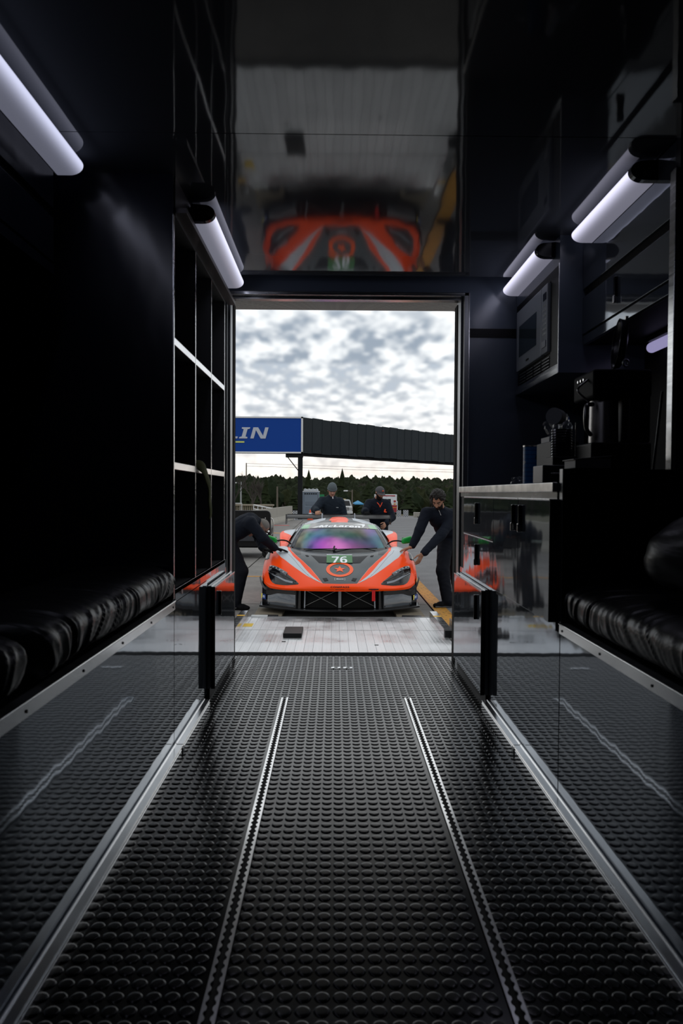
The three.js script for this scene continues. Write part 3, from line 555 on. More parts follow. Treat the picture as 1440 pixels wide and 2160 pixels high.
{ // painted nose: livery in surface coordinates (x across, v along the skin)
  const half = 1.045, livery = canvasTex(2048, 1024, (g, W, H) => {
    const X = (x) => (x + half) / (2 * half) * W, Y = (v) => (1 - v) * H;
    const poly = (pts, fill) => { for (const s of [1, -1]) { g.beginPath(); pts.forEach(([x, v], i) => g[i ? 'lineTo' : 'moveTo'](X(s * x), Y(v))); g.closePath(); g.fillStyle = fill; g.fill(); } };
    g.fillStyle = ORANGE; g.fillRect(0, 0, W, H);
    const oL = [[0.25, 0.35], [0.43, 0.526], [0.533, 0.637], [0.637, 0.706], [0.679, 0.763], [0.713, 0.797], [0.76, 1]], oR = [[0.219, 0.318], [0.289, 0.444], [0.389, 0.58], [0.49, 0.666], [0.594, 0.737], [0.673, 0.8], [0.72, 1]], sL = [[0.225, 0.322], [0.357, 0.409], [0.526, 0.506], [0.675, 0.584], [0.799, 0.658], [0.868, 0.74], [0.915, 0.86], [0.94, 1]];
    poly([...sL, ...oL.slice().reverse()], SILVER);
    poly([[0, 0.308], [0.219, 0.318], ...oR.slice(1), [0, 1]], GREY);
    poly([[0.60, 0.742], [0.655, 0.80], [0.71, 1], [0.56, 1], [0.545, 0.9], [0.53, 0.78]], '#22262a');
    const line = (pts, w, c) => { for (const s of [1, -1]) { g.beginPath(); pts.forEach(([x, v], i) => g[i ? 'lineTo' : 'moveTo'](X(s * x), Y(v))); g.lineWidth = w; g.strokeStyle = c; g.stroke(); } };
    line([[0.76, 0.80], [0.725, 0.73], [0.604, 0.643], [0.48, 0.523], [0.349, 0.401], [0.24, 0.33]], 3.2, '#2c2c2e');
    line([[0.415, 0.47], [0.418, 0.472]], 9, '#222'); line([[0.673, 0.8], [0.594, 0.737], [0.49, 0.666], [0.389, 0.58], [0.289, 0.444], [0.219, 0.318]], 2.2, '#ffd9c8');
  });
  const g = grid(190, 96, (u, v) => surfP((2 * u - 1) * half, v));
  obj('nose_body', g, std([1, 1, 1], 0.38, 0, { map: livery, ...paintOpt }), car);
  const lip = grid(120, 3, (u, v) => { const x = (2 * u - 1) * half, p = surfP(x, 0); return [p[0], p[1] - 0.004 * v, p[2] - 0.07 * v]; });
  obj('bumper_lip', lip, P_.carbon, car);
}
// patches that follow the skin: star-shaped outlines in skin coordinates
function patch(poly, off, dome = 0, rings = 6, n = 64) {
  const cx = poly.reduce((s, p) => s + p[0], 0) / poly.length, cv = poly.reduce((s, p) => s + p[1], 0) / poly.length, pts = [];
  const L = poly.length, per = Math.ceil(n / L);
  for (let i = 0; i < L; i++) { const [a, b] = [poly[i], poly[(i + 1) % L]]; for (let k = 0; k < per; k++) pts.push([lerp(a[0], b[0], k / per), lerp(a[1], b[1], k / per)]); }
  const flip = Math.sign(pts.reduce((s, p, i) => { const q = pts[(i + 1) % pts.length]; return s + p[0] * q[1] - q[0] * p[1]; }, 0));
  const g = grid(pts.length, rings, (u, v) => { const p = pts[Math.round(u * pts.length) % pts.length], x = lerp(cx, p[0], v), w = lerp(cv, p[1], v); return surfO(x, w, v > 0.999 ? -0.002 : off + dome * (1 - v * v)); });
  if (flip > 0) { const ix = g.index.array; for (let i = 0; i < ix.length; i += 3) { const t = ix[i]; ix[i] = ix[i + 1]; ix[i + 1] = t; } g.computeVertexNormals(); }
  return g;
}
const mir = (poly, s) => poly.map(([x, v]) => [s * x, v]);
const HEAD = [[0.964, 0.47], [0.959, 0.52], [0.934, 0.545], [0.885, 0.539], [0.797, 0.492], [0.711, 0.445], [0.628, 0.398], [0.557, 0.356], [0.514, 0.31], [0.524, 0.287], [0.621, 0.275], [0.74, 0.256], [0.836, 0.226], [0.887, 0.251], [0.932, 0.312], [0.956, 0.384]];
const silverTrim = std([0.3, 0.32, 0.35], 0.15, 1), ledM = std([0.5, 0.53, 0.58], 0.12, 0.9);
const ribbon = (pts, w, off) => { const c = new THREE.CatmullRomCurve3(pts.map(([x, v]) => new THREE.Vector3(x, v, 0))); return grid(24, 4, (u, t) => { const p = c.getPoint(u), tg = c.getTangent(u); const k = (t - 0.5) * w; return surfO(p.x - tg.y * k, p.y + tg.x * k, off * (0.35 + 0.65 * Math.sin(Math.PI * t))); }); };
const dbl = (m) => { const c = m.clone(); c.side = THREE.DoubleSide; return c; };
const silver2 = dbl(std([0.2, 0.215, 0.24], 0.15, 1)), led2 = dbl(ledM), carbon2 = dbl(P_.carbon), black2 = dbl(P_.black);
for (const s of [-1, 1]) {
  const h = obj('headlight', patch(mir(HEAD, s), 0.004, 0.006), P_.headlamp, car);
  obj('led_strip', ribbon(mir([[0.925, 0.395], [0.86, 0.375], [0.74, 0.345], [0.60, 0.322]], s), 0.03, 0.018), silver2, h);
  obj('lens_row', ribbon(mir([[0.93, 0.508], [0.86, 0.488], [0.78, 0.452], [0.69, 0.415]], s), 0.05, 0.016), dbl(std([0.1, 0.105, 0.115], 0.1, 0.6)), h);
  for (const [x, v] of [[0.915, 0.505], [0.875, 0.49], [0.83, 0.47], [0.785, 0.45], [0.735, 0.428]]) { const q = surfO(s * x, v, 0.012), b = new THREE.SphereGeometry(0.013, 12, 8); b.scale(1.2, 0.8, 0.6); b.translate(...q); obj('lens', b, ledM, h); }
  obj('brow', ribbon(mir([[0.955, 0.43], [0.80, 0.405], [0.66, 0.375], [0.56, 0.335]], s), 0.012, 0.014), carbon2, h);
  obj('hood_vent', patch(mir([[0.227, 0.419], [0.166, 0.429], [0.141, 0.369], [0.196, 0.351]], s), 0.003), P_.black, car);
  obj('fender_vent', patch(mir([[0.965, 0.80], [0.985, 0.90], [1.04, 0.90], [1.042, 0.72], [1.0, 0.655], [0.966, 0.66]], s), 0.006, 0.004), P_.carbon, car);
  for (let k = 0; k < 6; k++) obj('louvre', ribbon(mir([[1.0 + k * 0.003, 0.34 - k * 0.045], [1.028 + k * 0.001, 0.33 - k * 0.045]], s), 0.014, 0.004), dbl(P_.orange), car);
  obj('hood_pin', patch(mir([[0.42, 0.79], [0.44, 0.815], [0.475, 0.80], [0.455, 0.775]], s), 0.006), P_.black, car);
}
// hood outlet with the race number board standing in it
{
  const out = obj('hood_outlet', patch([[-0.417, 0.832], [-0.2, 0.838], [0, 0.84], [0.2, 0.838], [0.417, 0.832], [0.295, 0.676], [0, 0.676], [-0.295, 0.676]], 0.004), std([0.006, 0.0075, 0.011], 0.4, 0, { specularIntensity: 0.25 }), car);
  const num = canvasTex(512, 256, (g, W, H) => {
    g.fillStyle = '#0a6b22'; g.fillRect(0, 0, W, H); g.fillStyle = '#d8dde6'; g.fillRect(0, 0, W, 26);
    g.fillStyle = '#3a6a55'; for (let k = 0; k < 26; k++) g.fillRect(14 + k * 19, 9, 9 + 5 * ((k * 7) % 3 - 1), 8);
    g.fillStyle = '#e8ecf4'; g.font = 'bold 300px sans-serif'; g.textAlign = 'center'; g.setTransform(0.98, 0, 0, 0.86, 0, 0); g.fillText('76', W / 2 / 0.98, 305);
  });
  obj('number_board', grid(24, 10, (u, v) => surfO(-0.178 + u * 0.352, lerp(0.684, 0.873, v), 0.012)), std([1, 1, 1], 0.4, 0, { map: num }), out);
  // ring and five-pointed star
  const at = (x, s, o) => surfO(x, vOfS(x, s), o), s0 = 0.452, kr = 1.30;
  const flat = (n, a, b, o) => grid(n, 3, (u, v) => { const t = -u * Math.PI * 2, A = a(t), B = b(t), r = lerp(A, B, v); return at(r * Math.cos(t), s0 + r * kr * Math.sin(t), o); });
  const oOr = dbl(std('#ff5a08', 0.4, 0, paintOpt));
  obj('ring_emblem', flat(96, () => 0.133, () => 0.18, 0.004), oOr, car);
  const starR = (t) => { const a = ((t - Math.PI / 2) % (Math.PI * 2) + Math.PI * 2) % (Math.PI * 2 / 5), h2 = Math.PI / 5, q = Math.abs(a > h2 ? Math.PI * 2 / 5 - a : a); const R = 0.082, r = 0.034; return (R * r * Math.sin(h2)) / (r * Math.sin(h2 - q) * 1 + R * Math.sin(q)) ; };
  obj('star_emblem', flat(100, () => 0.0005, starR, 0.004), oOr, car);
}
const decalMat = (w, h, draw) => { const m = std([1, 1, 1], 0.45, 0, { map: canvasTex(w, h, draw), alphaTest: 0.5, side: THREE.DoubleSide }); return m; };
obj('sponsor_lettering', grid(30, 8, (u, v) => surfO(lerp(-0.138, 0.138, u), lerp(0.04, 0.262, v), 0.0035)), decalMat(1024, 256, (g, W, H) => {
  g.clearRect(0, 0, W, H); g.fillStyle = '#160b06'; g.textAlign = 'center'; g.font = 'bold 120px sans-serif';
  g.save(); g.scale(1.62, 1); g.fillText('COMPASS', W / 2 / 1.62, 118); g.restore();
  g.font = 'bold 58px sans-serif'; g.save(); g.scale(1.9, 1); g.fillText('RACING', W / 2 / 1.9, 216); g.restore(); g.fillRect(10, 192, 230, 9); g.fillRect(W - 240, 192, 230, 9);
}), car);
obj('badge_lettering', grid(16, 6, (u, v) => surfO(lerp(-0.07, 0.07, u), lerp(0.372, 0.428, v), 0.0035)), decalMat(512, 128, (g, W, H) => {
  g.clearRect(0, 0, W, H); g.fillStyle = '#e8ecf0'; g.textAlign = 'center'; g.font = 'bold italic 62px sans-serif'; g.save(); g.scale(1.35, 1); g.fillText('McLaren', W / 2 / 1.35, 84); g.restore(); g.lineWidth = 9; g.strokeStyle = '#e8ecf0';
  g.beginPath(); g.moveTo(44, 24); g.lineTo(16, 24); g.lineTo(16, 104); g.lineTo(44, 104); g.stroke(); g.beginPath(); g.moveTo(W - 44, 24); g.lineTo(W - 16, 24); g.lineTo(W - 16, 104); g.lineTo(W - 44, 104); g.stroke();
}), car);
// ---------------------------------------------------------------- intake, splitter, corner panels
{
  const planS = (a) => 0.02 + 0.42 * Math.pow(Math.abs(a) / 1.05, 2.6);
  const meshTex = dataTex(256, 128, (u, v) => { const a = Math.abs(Math.sin((u * 64 + v * 32) * Math.PI)), b = Math.abs(Math.sin((u * 64 - v * 32) * Math.PI)); const k = Math.max(a, b) > 0.93 ? 0.2 : 0.015; return [k, k, k]; }, true);
  const mouth = obj('intake_mesh', grid(60, 6, (u, v) => { const x = (2 * u - 1) * 0.56; return [x, lerp(0.13, 0.36, v), -(planS(x) + 0.09 + 0.05 * v)]; }), std([0.6, 0.6, 0.6], 0.6, 0, { map: meshTex, specularIntensity: 0.15 }), car);
  const wire = std([0.35, 0.34, 0.33], 0.4, 0.9), wz = -0.115;
  for (const s of [-1, 1]) { obj('mesh_brace', bar([s * 0.04, 0.15, wz], [s * 0.44, 0.35, wz - 0.05], 0.0035, 6), wire, mouth); obj('mesh_brace', bar([s * 0.04, 0.35, wz - 0.01], [s * 0.44, 0.15, wz - 0.03], 0.0035, 6), wire, mouth); obj('strut', bar([s * 0.45, 0.13, -0.11], [s * 0.445, 0.36, -0.12], 0.011), silverTrim, car); }
  obj('centre_bar', bx(-0.018, 0.018, 0.13, 0.365, -0.115, -0.09, 0.004), std([0.3, 0.31, 0.32], 0.35, 0.8), mouth);
  obj('splitter', (() => { const sh = new THREE.Shape(), n = 60; const fr = (a) => -0.035 + 0.42 * Math.pow(Math.abs(a) / 1.05, 2.4); for (let i = 0; i <= n; i++) { const x = -1.05 + 2.1 * i / n; sh[i ? 'lineTo' : 'moveTo'](x, fr(x)); } sh.lineTo(1.05, 1.1); sh.lineTo(-1.05, 1.1); const g = new THREE.ExtrudeGeometry(sh, { depth: 0.014, bevelEnabled: true, bevelSize: 0.006, bevelThickness: 0.005, bevelSegments: 3 }); g.rotateX(-Math.PI / 2); g.translate(0, 0.104, 0); return g; })(), P_.carbon, car);
  for (const s of [-1, 1]) {
    obj('corner_backing', grid(20, 6, (u, v) => { const x = s * lerp(0.5, 1.03, u); return [x, lerp(0.115, Math.max(0.352, surf(x, 0)[1]), v), -(planS(x) + 0.03 + 0.02 * v + 0.06 * sstep(0.95, 1.03, Math.abs(x)))]; }), carbon2, car);
    const cp = obj('corner_panel', grid(20, 8, (u, v) => { const x = s * lerp(0.565, 0.945, u), hTop = lerp(0.345, 0.30, sstep(0.6, 1, u)); return [x, lerp(0.135 + 0.01 * u, hTop, v), -(planS(x) + 0.012 + 0.06 * v * v)]; }), dbl(std([0.045, 0.055, 0.068], 0.16, 0.2, { clearcoat: 1, clearcoatRoughness: 0.03 })), car);
    for (const [u, y] of [[0.58, 0.15], [0.92, 0.155], [0.58, 0.33]]) obj('bolt', cyl(0.006, 0.006, 0.008, s * u, y, -(planS(u) + 0.008), 'z', 8), P_.black, cp);
    obj('panel_divider', bx(s * 0.552, s * 0.566, 0.125, 0.352, -(planS(0.56)) + 0.0, -(planS(0.56)) - 0.09, 0.003), P_.carbon, car);
    // dive plane curling round the corner
    obj('dive_plane', grid(16, 3, (u, v) => { const x = s * lerp(0.90, 1.075, Math.pow(u, 0.7)), sz = lerp(0.33, 0.74, u * u * 0.7 + u * 0.3); return [x + s * 0.012 * v, lerp(0.345, 0.47, u * u) + 0.0 * v - 0.018 * v, -(sz - 0.035 * v)]; }), carbon2, car);
    obj('bumper_side', grid(12, 6, (u, v) => { const x = s * lerp(1.02, 1.055, u), p = lerp(0.5, 1.05, u); return [x, lerp(0.12, 0.45 + 0.22 * u, v), -p]; }), carbon2, car);
    const dec = obj('tyre_decal', grid(6, 3, (u, v) => { const t = s > 0 ? u : 1 - u, a = lerp(0.965, 1.035, t); return [s * (a + 0.006), lerp(0.195, 0.262, v), -(planS(a) + 0.028 + 0.06 * sstep(0.95, 1.03, a) - 0.012)]; }), dbl(std([1, 1, 1], 0.4, 0, { map: canvasTex(256, 128, (g, W, H) => { g.fillStyle = '#12357e'; g.fillRect(0, 0, W, H); g.fillStyle = '#e9d84a'; g.beginPath(); g.moveTo(0, 0); g.lineTo(70, 0); g.lineTo(40, H); g.lineTo(0, H); g.fill(); g.fillStyle = '#dfe6ee'; g.fillRect(84, 40, 120, 20); g.fillRect(76, 72, 120, 18); }) })), car);
    obj('splitter_fence', grid(6, 3, (u, v) => [s * lerp(1.035, 1.055, u), lerp(0.118, 0.165 - 0.02 * u, v), -lerp(0.34, 0.62, u)]), carbon2, car);
  }
  const st = obj('tow_strap', [bx(0.405, 0.448, 0.235, 0.385, 0.0 + 0.002, 0.006, 0.002)].map((g) => { g.translate(0, 0, -0.012); return g; }), std('#c40a10', 0.75), car);
  obj('strap_bracket', bx(0.365, 0.49, 0.378, 0.39, -0.03, -0.002, 0.003), P_.black, st);
  obj('undertray', bx(-0.95, 0.95, 0.1, 0.13, -0.5, -4.4), P_.black, car);
  obj('inner_shroud', bx(-0.9, 0.9, 0.13, 0.36, -0.42, -0.46), P_.black, car);
}
// ---------------------------------------------------------------- cabin
{
  const WS = (p, t) => { // p -1..1 across, t 0 cowl .. 1 roof edge
    const q = Math.abs(p), b = [0.735 * p, 0.752 + 0.012 * q * q, 1.115 + 0.37 * q ** 2.4], e = [0.545 * p, 1.142 - 0.034 * q ** 2.2, 2.12 + 0.2 * q * q], bow = Math.sin(Math.PI * t) * 0.035;
    return [lerp(b[0], e[0], t), lerp(b[1], e[1], t > 0 ? Math.pow(t, 0.93) : t) + bow * (1 - 0.4 * q), -lerp(b[2], e[2], t)];
  };
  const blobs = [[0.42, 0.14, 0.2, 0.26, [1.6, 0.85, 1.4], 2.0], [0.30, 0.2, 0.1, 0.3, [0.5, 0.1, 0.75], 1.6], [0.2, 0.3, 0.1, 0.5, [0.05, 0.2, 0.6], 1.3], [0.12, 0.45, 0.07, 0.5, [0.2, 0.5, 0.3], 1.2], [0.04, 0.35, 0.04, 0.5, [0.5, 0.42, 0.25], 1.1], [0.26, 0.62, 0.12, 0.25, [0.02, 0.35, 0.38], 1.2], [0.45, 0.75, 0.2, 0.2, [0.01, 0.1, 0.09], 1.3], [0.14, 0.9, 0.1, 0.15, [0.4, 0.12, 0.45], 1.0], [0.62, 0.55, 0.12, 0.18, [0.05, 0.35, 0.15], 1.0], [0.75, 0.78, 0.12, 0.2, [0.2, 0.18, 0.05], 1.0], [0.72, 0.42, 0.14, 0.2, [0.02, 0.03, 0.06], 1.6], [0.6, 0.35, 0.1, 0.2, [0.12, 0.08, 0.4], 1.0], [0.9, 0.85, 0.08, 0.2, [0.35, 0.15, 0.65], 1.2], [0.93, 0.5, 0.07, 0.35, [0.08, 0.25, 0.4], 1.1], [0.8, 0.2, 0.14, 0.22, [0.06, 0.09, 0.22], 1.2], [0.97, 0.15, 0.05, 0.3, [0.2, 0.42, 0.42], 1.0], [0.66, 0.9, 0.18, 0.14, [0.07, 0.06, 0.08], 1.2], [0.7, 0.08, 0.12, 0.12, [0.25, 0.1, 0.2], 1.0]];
  const paintedSheen = dataTex(256, 128, (u, v) => {  // iridescent reflections of the windshield painted into its colour as blurred patches
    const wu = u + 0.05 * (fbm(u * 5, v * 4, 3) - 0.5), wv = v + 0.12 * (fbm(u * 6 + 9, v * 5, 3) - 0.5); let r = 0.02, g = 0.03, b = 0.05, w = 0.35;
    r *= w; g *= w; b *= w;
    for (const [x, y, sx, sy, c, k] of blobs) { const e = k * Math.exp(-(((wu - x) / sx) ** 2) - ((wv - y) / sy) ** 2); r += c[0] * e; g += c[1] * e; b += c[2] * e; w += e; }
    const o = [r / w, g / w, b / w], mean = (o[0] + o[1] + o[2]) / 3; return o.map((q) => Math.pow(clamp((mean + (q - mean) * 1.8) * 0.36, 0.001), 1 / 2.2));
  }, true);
  paintedSheen.wrapS = paintedSheen.wrapT = THREE.ClampToEdgeWrapping;
  const gl = obj('windshield', grid(60, 30, (u, v) => WS(lerp(-0.925, 0.925, u), lerp(0.075, 0.735, v))), std([1, 1, 1], 0.08, 0.9, { map: paintedSheen, specularIntensity: 0.3 }), car);
  const out = (p, t, o) => { const q = WS(p, t); return [q[0], q[1] + o, q[2] + o * 0.4]; };
  obj('black_border', [grid(60, 4, (u, v) => out(lerp(-1, 1, u), lerp(-0.02, 0.078, v), 0.002)), grid(4, 24, (u, v) => out(lerp(-1, -0.922, u), lerp(0, 0.74, v), 0.002)), grid(4, 24, (u, v) => out(lerp(0.922, 1, u), lerp(0, 0.74, v), 0.002))], P_.glass, gl);
  const ban = canvasTex(2048, 384, (g, W, H) => {
    g.fillStyle = '#101214'; g.fillRect(0, 0, W, H);
    g.fillStyle = '#15a047'; for (const s of [0, 1]) { g.save(); if (s) { g.translate(W, 0); g.scale(-1, 1); } g.beginPath(); g.moveTo(0, 90); g.lineTo(215, 90); g.lineTo(195, H); g.lineTo(0, H); g.fill(); g.restore(); }
    // marque lettering with its speed mark
    g.fillStyle = '#eef1f4'; g.save(); g.setTransform(1, 0, -0.22, 1, 0, 0); g.font = 'bold 200px sans-serif'; const wd = g.measureText('McLaren').width, kx = 1130 / wd; g.setTransform(kx, 0, -0.22, 0.94, 470 + 70, 0); g.textAlign = 'left'; g.lineWidth = 9; g.strokeStyle = '#eef1f4'; g.fillText('McLaren', 0, 330 / 0.94); g.strokeText('McLaren', 0, 330 / 0.94); g.restore();
    g.beginPath(); g.moveTo(1400, 150); g.quadraticCurveTo(1560, 70, 1760, 82); g.quadraticCurveTo(1750, 230, 1630, 320); g.quadraticCurveTo(1690, 190, 1640, 150); g.quadraticCurveTo(1540, 125, 1400, 150); g.fill();
    g.beginPath(); g.moveTo(300, 330); g.lineTo(560, 190); g.lineTo(600, 190); g.lineTo(500, 270); g.lineTo(410, 330); g.fill();
  });
  obj('sun_strip', grid(60, 8, (u, v) => out(lerp(-1, 1, u), lerp(0.735, 1.0, v), 0.004)), std([1, 1, 1], 0.25, 0, { map: ban, clearcoat: 1 }), gl);
  obj('wiper', [bar(out(-0.12, 0.0, 0.03), out(-0.1, 0.10, 0.03), 0.012), bar(out(-0.12, 0.03, 0.03), out(0.75, 0.035, 0.03), 0.006), bar(out(-0.7, 0.02, 0.02), out(-0.05, 0.05, 0.03), 0.005)], P_.black, gl);
  // roof and engine deck
  const RF = (p, t) => { const q = Math.abs(p), s = lerp(2.12 + 0.2 * q * q, 4.25, t), hc = t < 0.4 ? lerp(1.142, 1.192, Math.sin(t / 0.4 * Math.PI / 2)) : lerp(1.192, 0.93, Math.pow((t - 0.4) / 0.6, 1.5)); const w = lerp(0.545, 0.5, t); return [w * p, hc - (0.034 + 0.05 * sstep(0, 0.3, t)) * q ** 2.4, -s]; };
  const roofMap = canvasTex(512, 512, (g, W, H) => { g.fillStyle = '#26292c'; g.fillRect(0, 0, W, H); g.fillStyle = SILVER; for (const s of [0, 1]) { g.save(); if (s) { g.translate(W, 0); g.scale(-1, 1); } g.beginPath(); g.moveTo(0, H); g.lineTo(75, H); g.lineTo(150, H * 0.82); g.lineTo(150, 0); g.lineTo(0, 0); g.fill(); g.restore(); } g.fillStyle = ORANGE; g.fillRect(W * 0.385, 0, W * 0.24, H * 0.99); });
  obj('roof', grid(50, 40, (u, v) => RF(2 * u - 1, v)), std([1, 1, 1], 0.38, 0, { map: roofMap, ...paintOpt }), car);
  obj('roof_scoop', grid(16, 12, (u, v) => { const p = RF((2 * u - 1) * 0.3, 0.12 + 0.25 * v); return [p[0] * (1 - 0.2 * v), p[1] + 0.014 * Math.sin(Math.PI * u) ** 0.4 * sstep(0, 0.25, v), p[2]]; }), P_.orange, car);
  for (const s of [-1, 1]) {
    obj('pillar', grid(6, 24, (u, v) => { const a = WS(s, v * 1.0), b = [s * lerp(0.80, 0.595, v), a[1] - 0.012 - 0.01 * u, a[2] - 0.10]; return [lerp(a[0], b[0], u), lerp(a[1] + 0.006, b[1], u * u), lerp(a[2], b[2], u)]; }), dbl(std([0.26, 0.28, 0.3], 0.35, 0, paintOpt)), car);
    obj('side_glass', grid(20, 10, (u, v) => { const t = u, top = [s * lerp(0.595, 0.52, t), lerp(1.10, 1.08, t * t), -lerp(2.35, 3.5, t)], bot = [s * lerp(0.80, 0.86, t), 0.80 + 0.06 * t, -lerp(1.55, 3.4, t)]; return [lerp(bot[0], top[0], v), lerp(bot[1], top[1], v) + 0.03 * Math.sin(Math.PI * v), lerp(bot[2], top[2], v)]; }), dbl(P_.glass), car);
  }
}
// ---------------------------------------------------------------- flanks, tail, wheels, wing, mirrors
{
  const st = [[1.5, 1.045, 0.70, 0.80], [1.8, 0.99, 0.74, 0.81], [2.2, 0.95, 0.75, 0.80], [2.7, 0.95, 0.79, 0.82], [3.1, 0.99, 0.88, 0.90], [3.5, 1.02, 0.93, 0.95], [3.9, 1.02, 0.93, 0.95], [4.3, 1.0, 0.88, 0.90], [4.6, 0.94, 0.78, 0.80]];
  const V = (s, k) => { let i = 0; while (i < st.length - 2 && st[i + 1][0] < s) i++; const t = clamp((s - st[i][0]) / (st[i + 1][0] - st[i][0])), q = (n) => st[Math.min(st.length - 1, Math.max(0, n))][k]; return cr(q(i - 1), q(i), q(i + 1), q(i + 2), t); };
  const flank = canvasTex(512, 256, (g, W, H) => { g.fillStyle = SILVER; g.fillRect(0, 0, W, H); g.fillStyle = ORANGE; g.beginPath(); g.moveTo(0, 0); g.lineTo(W * 0.35, 0); g.lineTo(W * 0.8, H * 0.5); g.lineTo(W * 0.95, H); g.lineTo(0, H); g.fill(); g.fillStyle = '#15181b'; g.beginPath(); g.moveTo(W * 0.45, H * 0.62); g.lineTo(W * 0.8, H * 0.62); g.lineTo(W * 0.72, H); g.lineTo(W * 0.4, H); g.fill(); g.fillStyle = ORANGE; g.fillRect(W * 0.62, H * 0.30, W * 0.25, H * 0.14); });
  for (const s of [-1, 1]) {
    obj('flank', grid(60, 24, (u, v) => { const ss = lerp(1.5, 4.6, u), w = V(ss, 1), hs = V(ss, 2), ht = V(ss, 3); if (v < 0.5) { const t = v / 0.5; return [s * (w - 0.03 * (1 - t) ** 2), lerp(0.14, hs - 0.05, t), -ss]; } const a = (v - 0.5) / 0.5 * Math.PI / 2; return [s * (w - 0.42 * (1 - Math.cos(a)) ** 1.1), hs - 0.05 + (ht - hs + 0.05) * Math.sin(a), -ss]; }), std([1, 1, 1], 0.38, 0, { map: flank, side: THREE.DoubleSide, ...paintOpt }), car);
    for (const z of [1.02, 3.7]) {
      const w = new THREE.Group(); w.name = 'wheel'; w.position.set(s * 0.87, 0.345, -z); car.add(w);
      const ty = new THREE.TorusGeometry(0.255, 0.09, 14, 36); ty.rotateY(Math.PI / 2); ty.scale(1.5, 1, 1); obj('tyre', ty, P_.tyre, w);
      const sp = [cyl(0.22, 0.22, 0.2, 0, 0, 0, 'x', 28)]; obj('rim', sp, P_.rim, w);
      for (let k = 0; k < 5; k++) { const b = new THREE.BoxGeometry(0.02, 0.38, 0.04); b.rotateX(k * Math.PI / 5); b.translate(s * 0.11, 0, 0); obj('spoke', b, P_.rim, w); }
    }
    const m = new THREE.Group(); m.name = 'mirror'; car.add(m);
    const hs = new THREE.SphereGeometry(1, 24, 16), p = hs.attributes.position;
    for (let i = 0; i < p.count; i++) { let x = p.getX(i), y = p.getY(i), z = p.getZ(i); const q = Math.pow(Math.abs(x) ** 4 + Math.abs(y) ** 4 + Math.abs(z) ** 4, -0.25); x *= q; y *= q; z *= q; y *= 1 - 0.3 * s * x * -1 * 0.5; p.setXYZ(i, x * 0.075, y * 0.048 + 0.018 * s * x, z * 0.06); }
    hs.computeVertexNormals(); hs.translate(s * 0.985, 0.915, -1.47); obj('mirror_housing', hs, P_.green, m);
    obj('mirror_glass', bx(s * 0.985 - 0.062, s * 0.985 + 0.062, 0.88, 0.95, -1.532, -1.536), M.chrome, m);
    obj('mirror_stalk', tube([[s * 0.92, 0.895, -1.47], [s * 0.85, 0.905, -1.49], [s * 0.77, 0.89, -1.53], [s * 0.71, 0.845, -1.56]], 0.011), P_.black, m);
  }
  obj('tail_panel', grid(20, 8, (u, v) => { const x = (2 * u - 1) * 0.94; return [x, lerp(0.2, 0.8 + 0.1 * (1 - u * (1 - u) * 4 * 0 - Math.abs(2 * u - 1)), v), -4.6 - 0.03 * Math.cos((2 * u - 1) * 1.5)]; }), dbl(P_.carbon), car);
  obj('rear_deck', grid(20, 8, (u, v) => { const x = (2 * u - 1) * 0.65; return [x, lerp(0.93, 0.86, v) + 0.02 * (1 - (2 * u - 1) ** 2), -lerp(3.2, 4.6, v)]; }), dbl(P_.grey), car);
  const wing = obj('rear_wing', grid(20, 40, (u, v) => { const a = v * Math.PI * 2, cx = Math.cos(a), sy = Math.sin(a), x = lerp(-0.965, 0.965, u); return [x, 1.152 + sy * 0.016 + 0.05 * cx * -0.5 + 0.012 * (1 - cx * cx), -4.42 + cx * 0.17]; }), dbl(std([0.012, 0.0125, 0.014], 0.45, 0, { specularIntensity: 0.35 })), car);
  obj('gurney_flap', bx(-0.965, 0.965, 1.165, 1.2, -4.58, -4.588), P_.carbon, wing);
  for (const s of [-1, 1]) {
    obj('end_plate', (() => { const g = extrudeZ([[-0.22, -0.12], [0.15, -0.12], [0.22, 0.0], [0.2, 0.045], [-0.2, 0.06]], 0.008, 0.001); g.rotateY(Math.PI / 2); g.translate(s * 0.965 - 0.004, 1.145, -4.42); return g; })(), P_.carbon, wing);
    obj('swan_neck', tube([[s * 0.3, 0.9, -4.15], [s * 0.3, 1.06, -4.2], [s * 0.3, 1.2, -4.3], [s * 0.3, 1.205, -4.38], [s * 0.3, 1.165, -4.42]], 0.016), silver2, wing);
  }
}
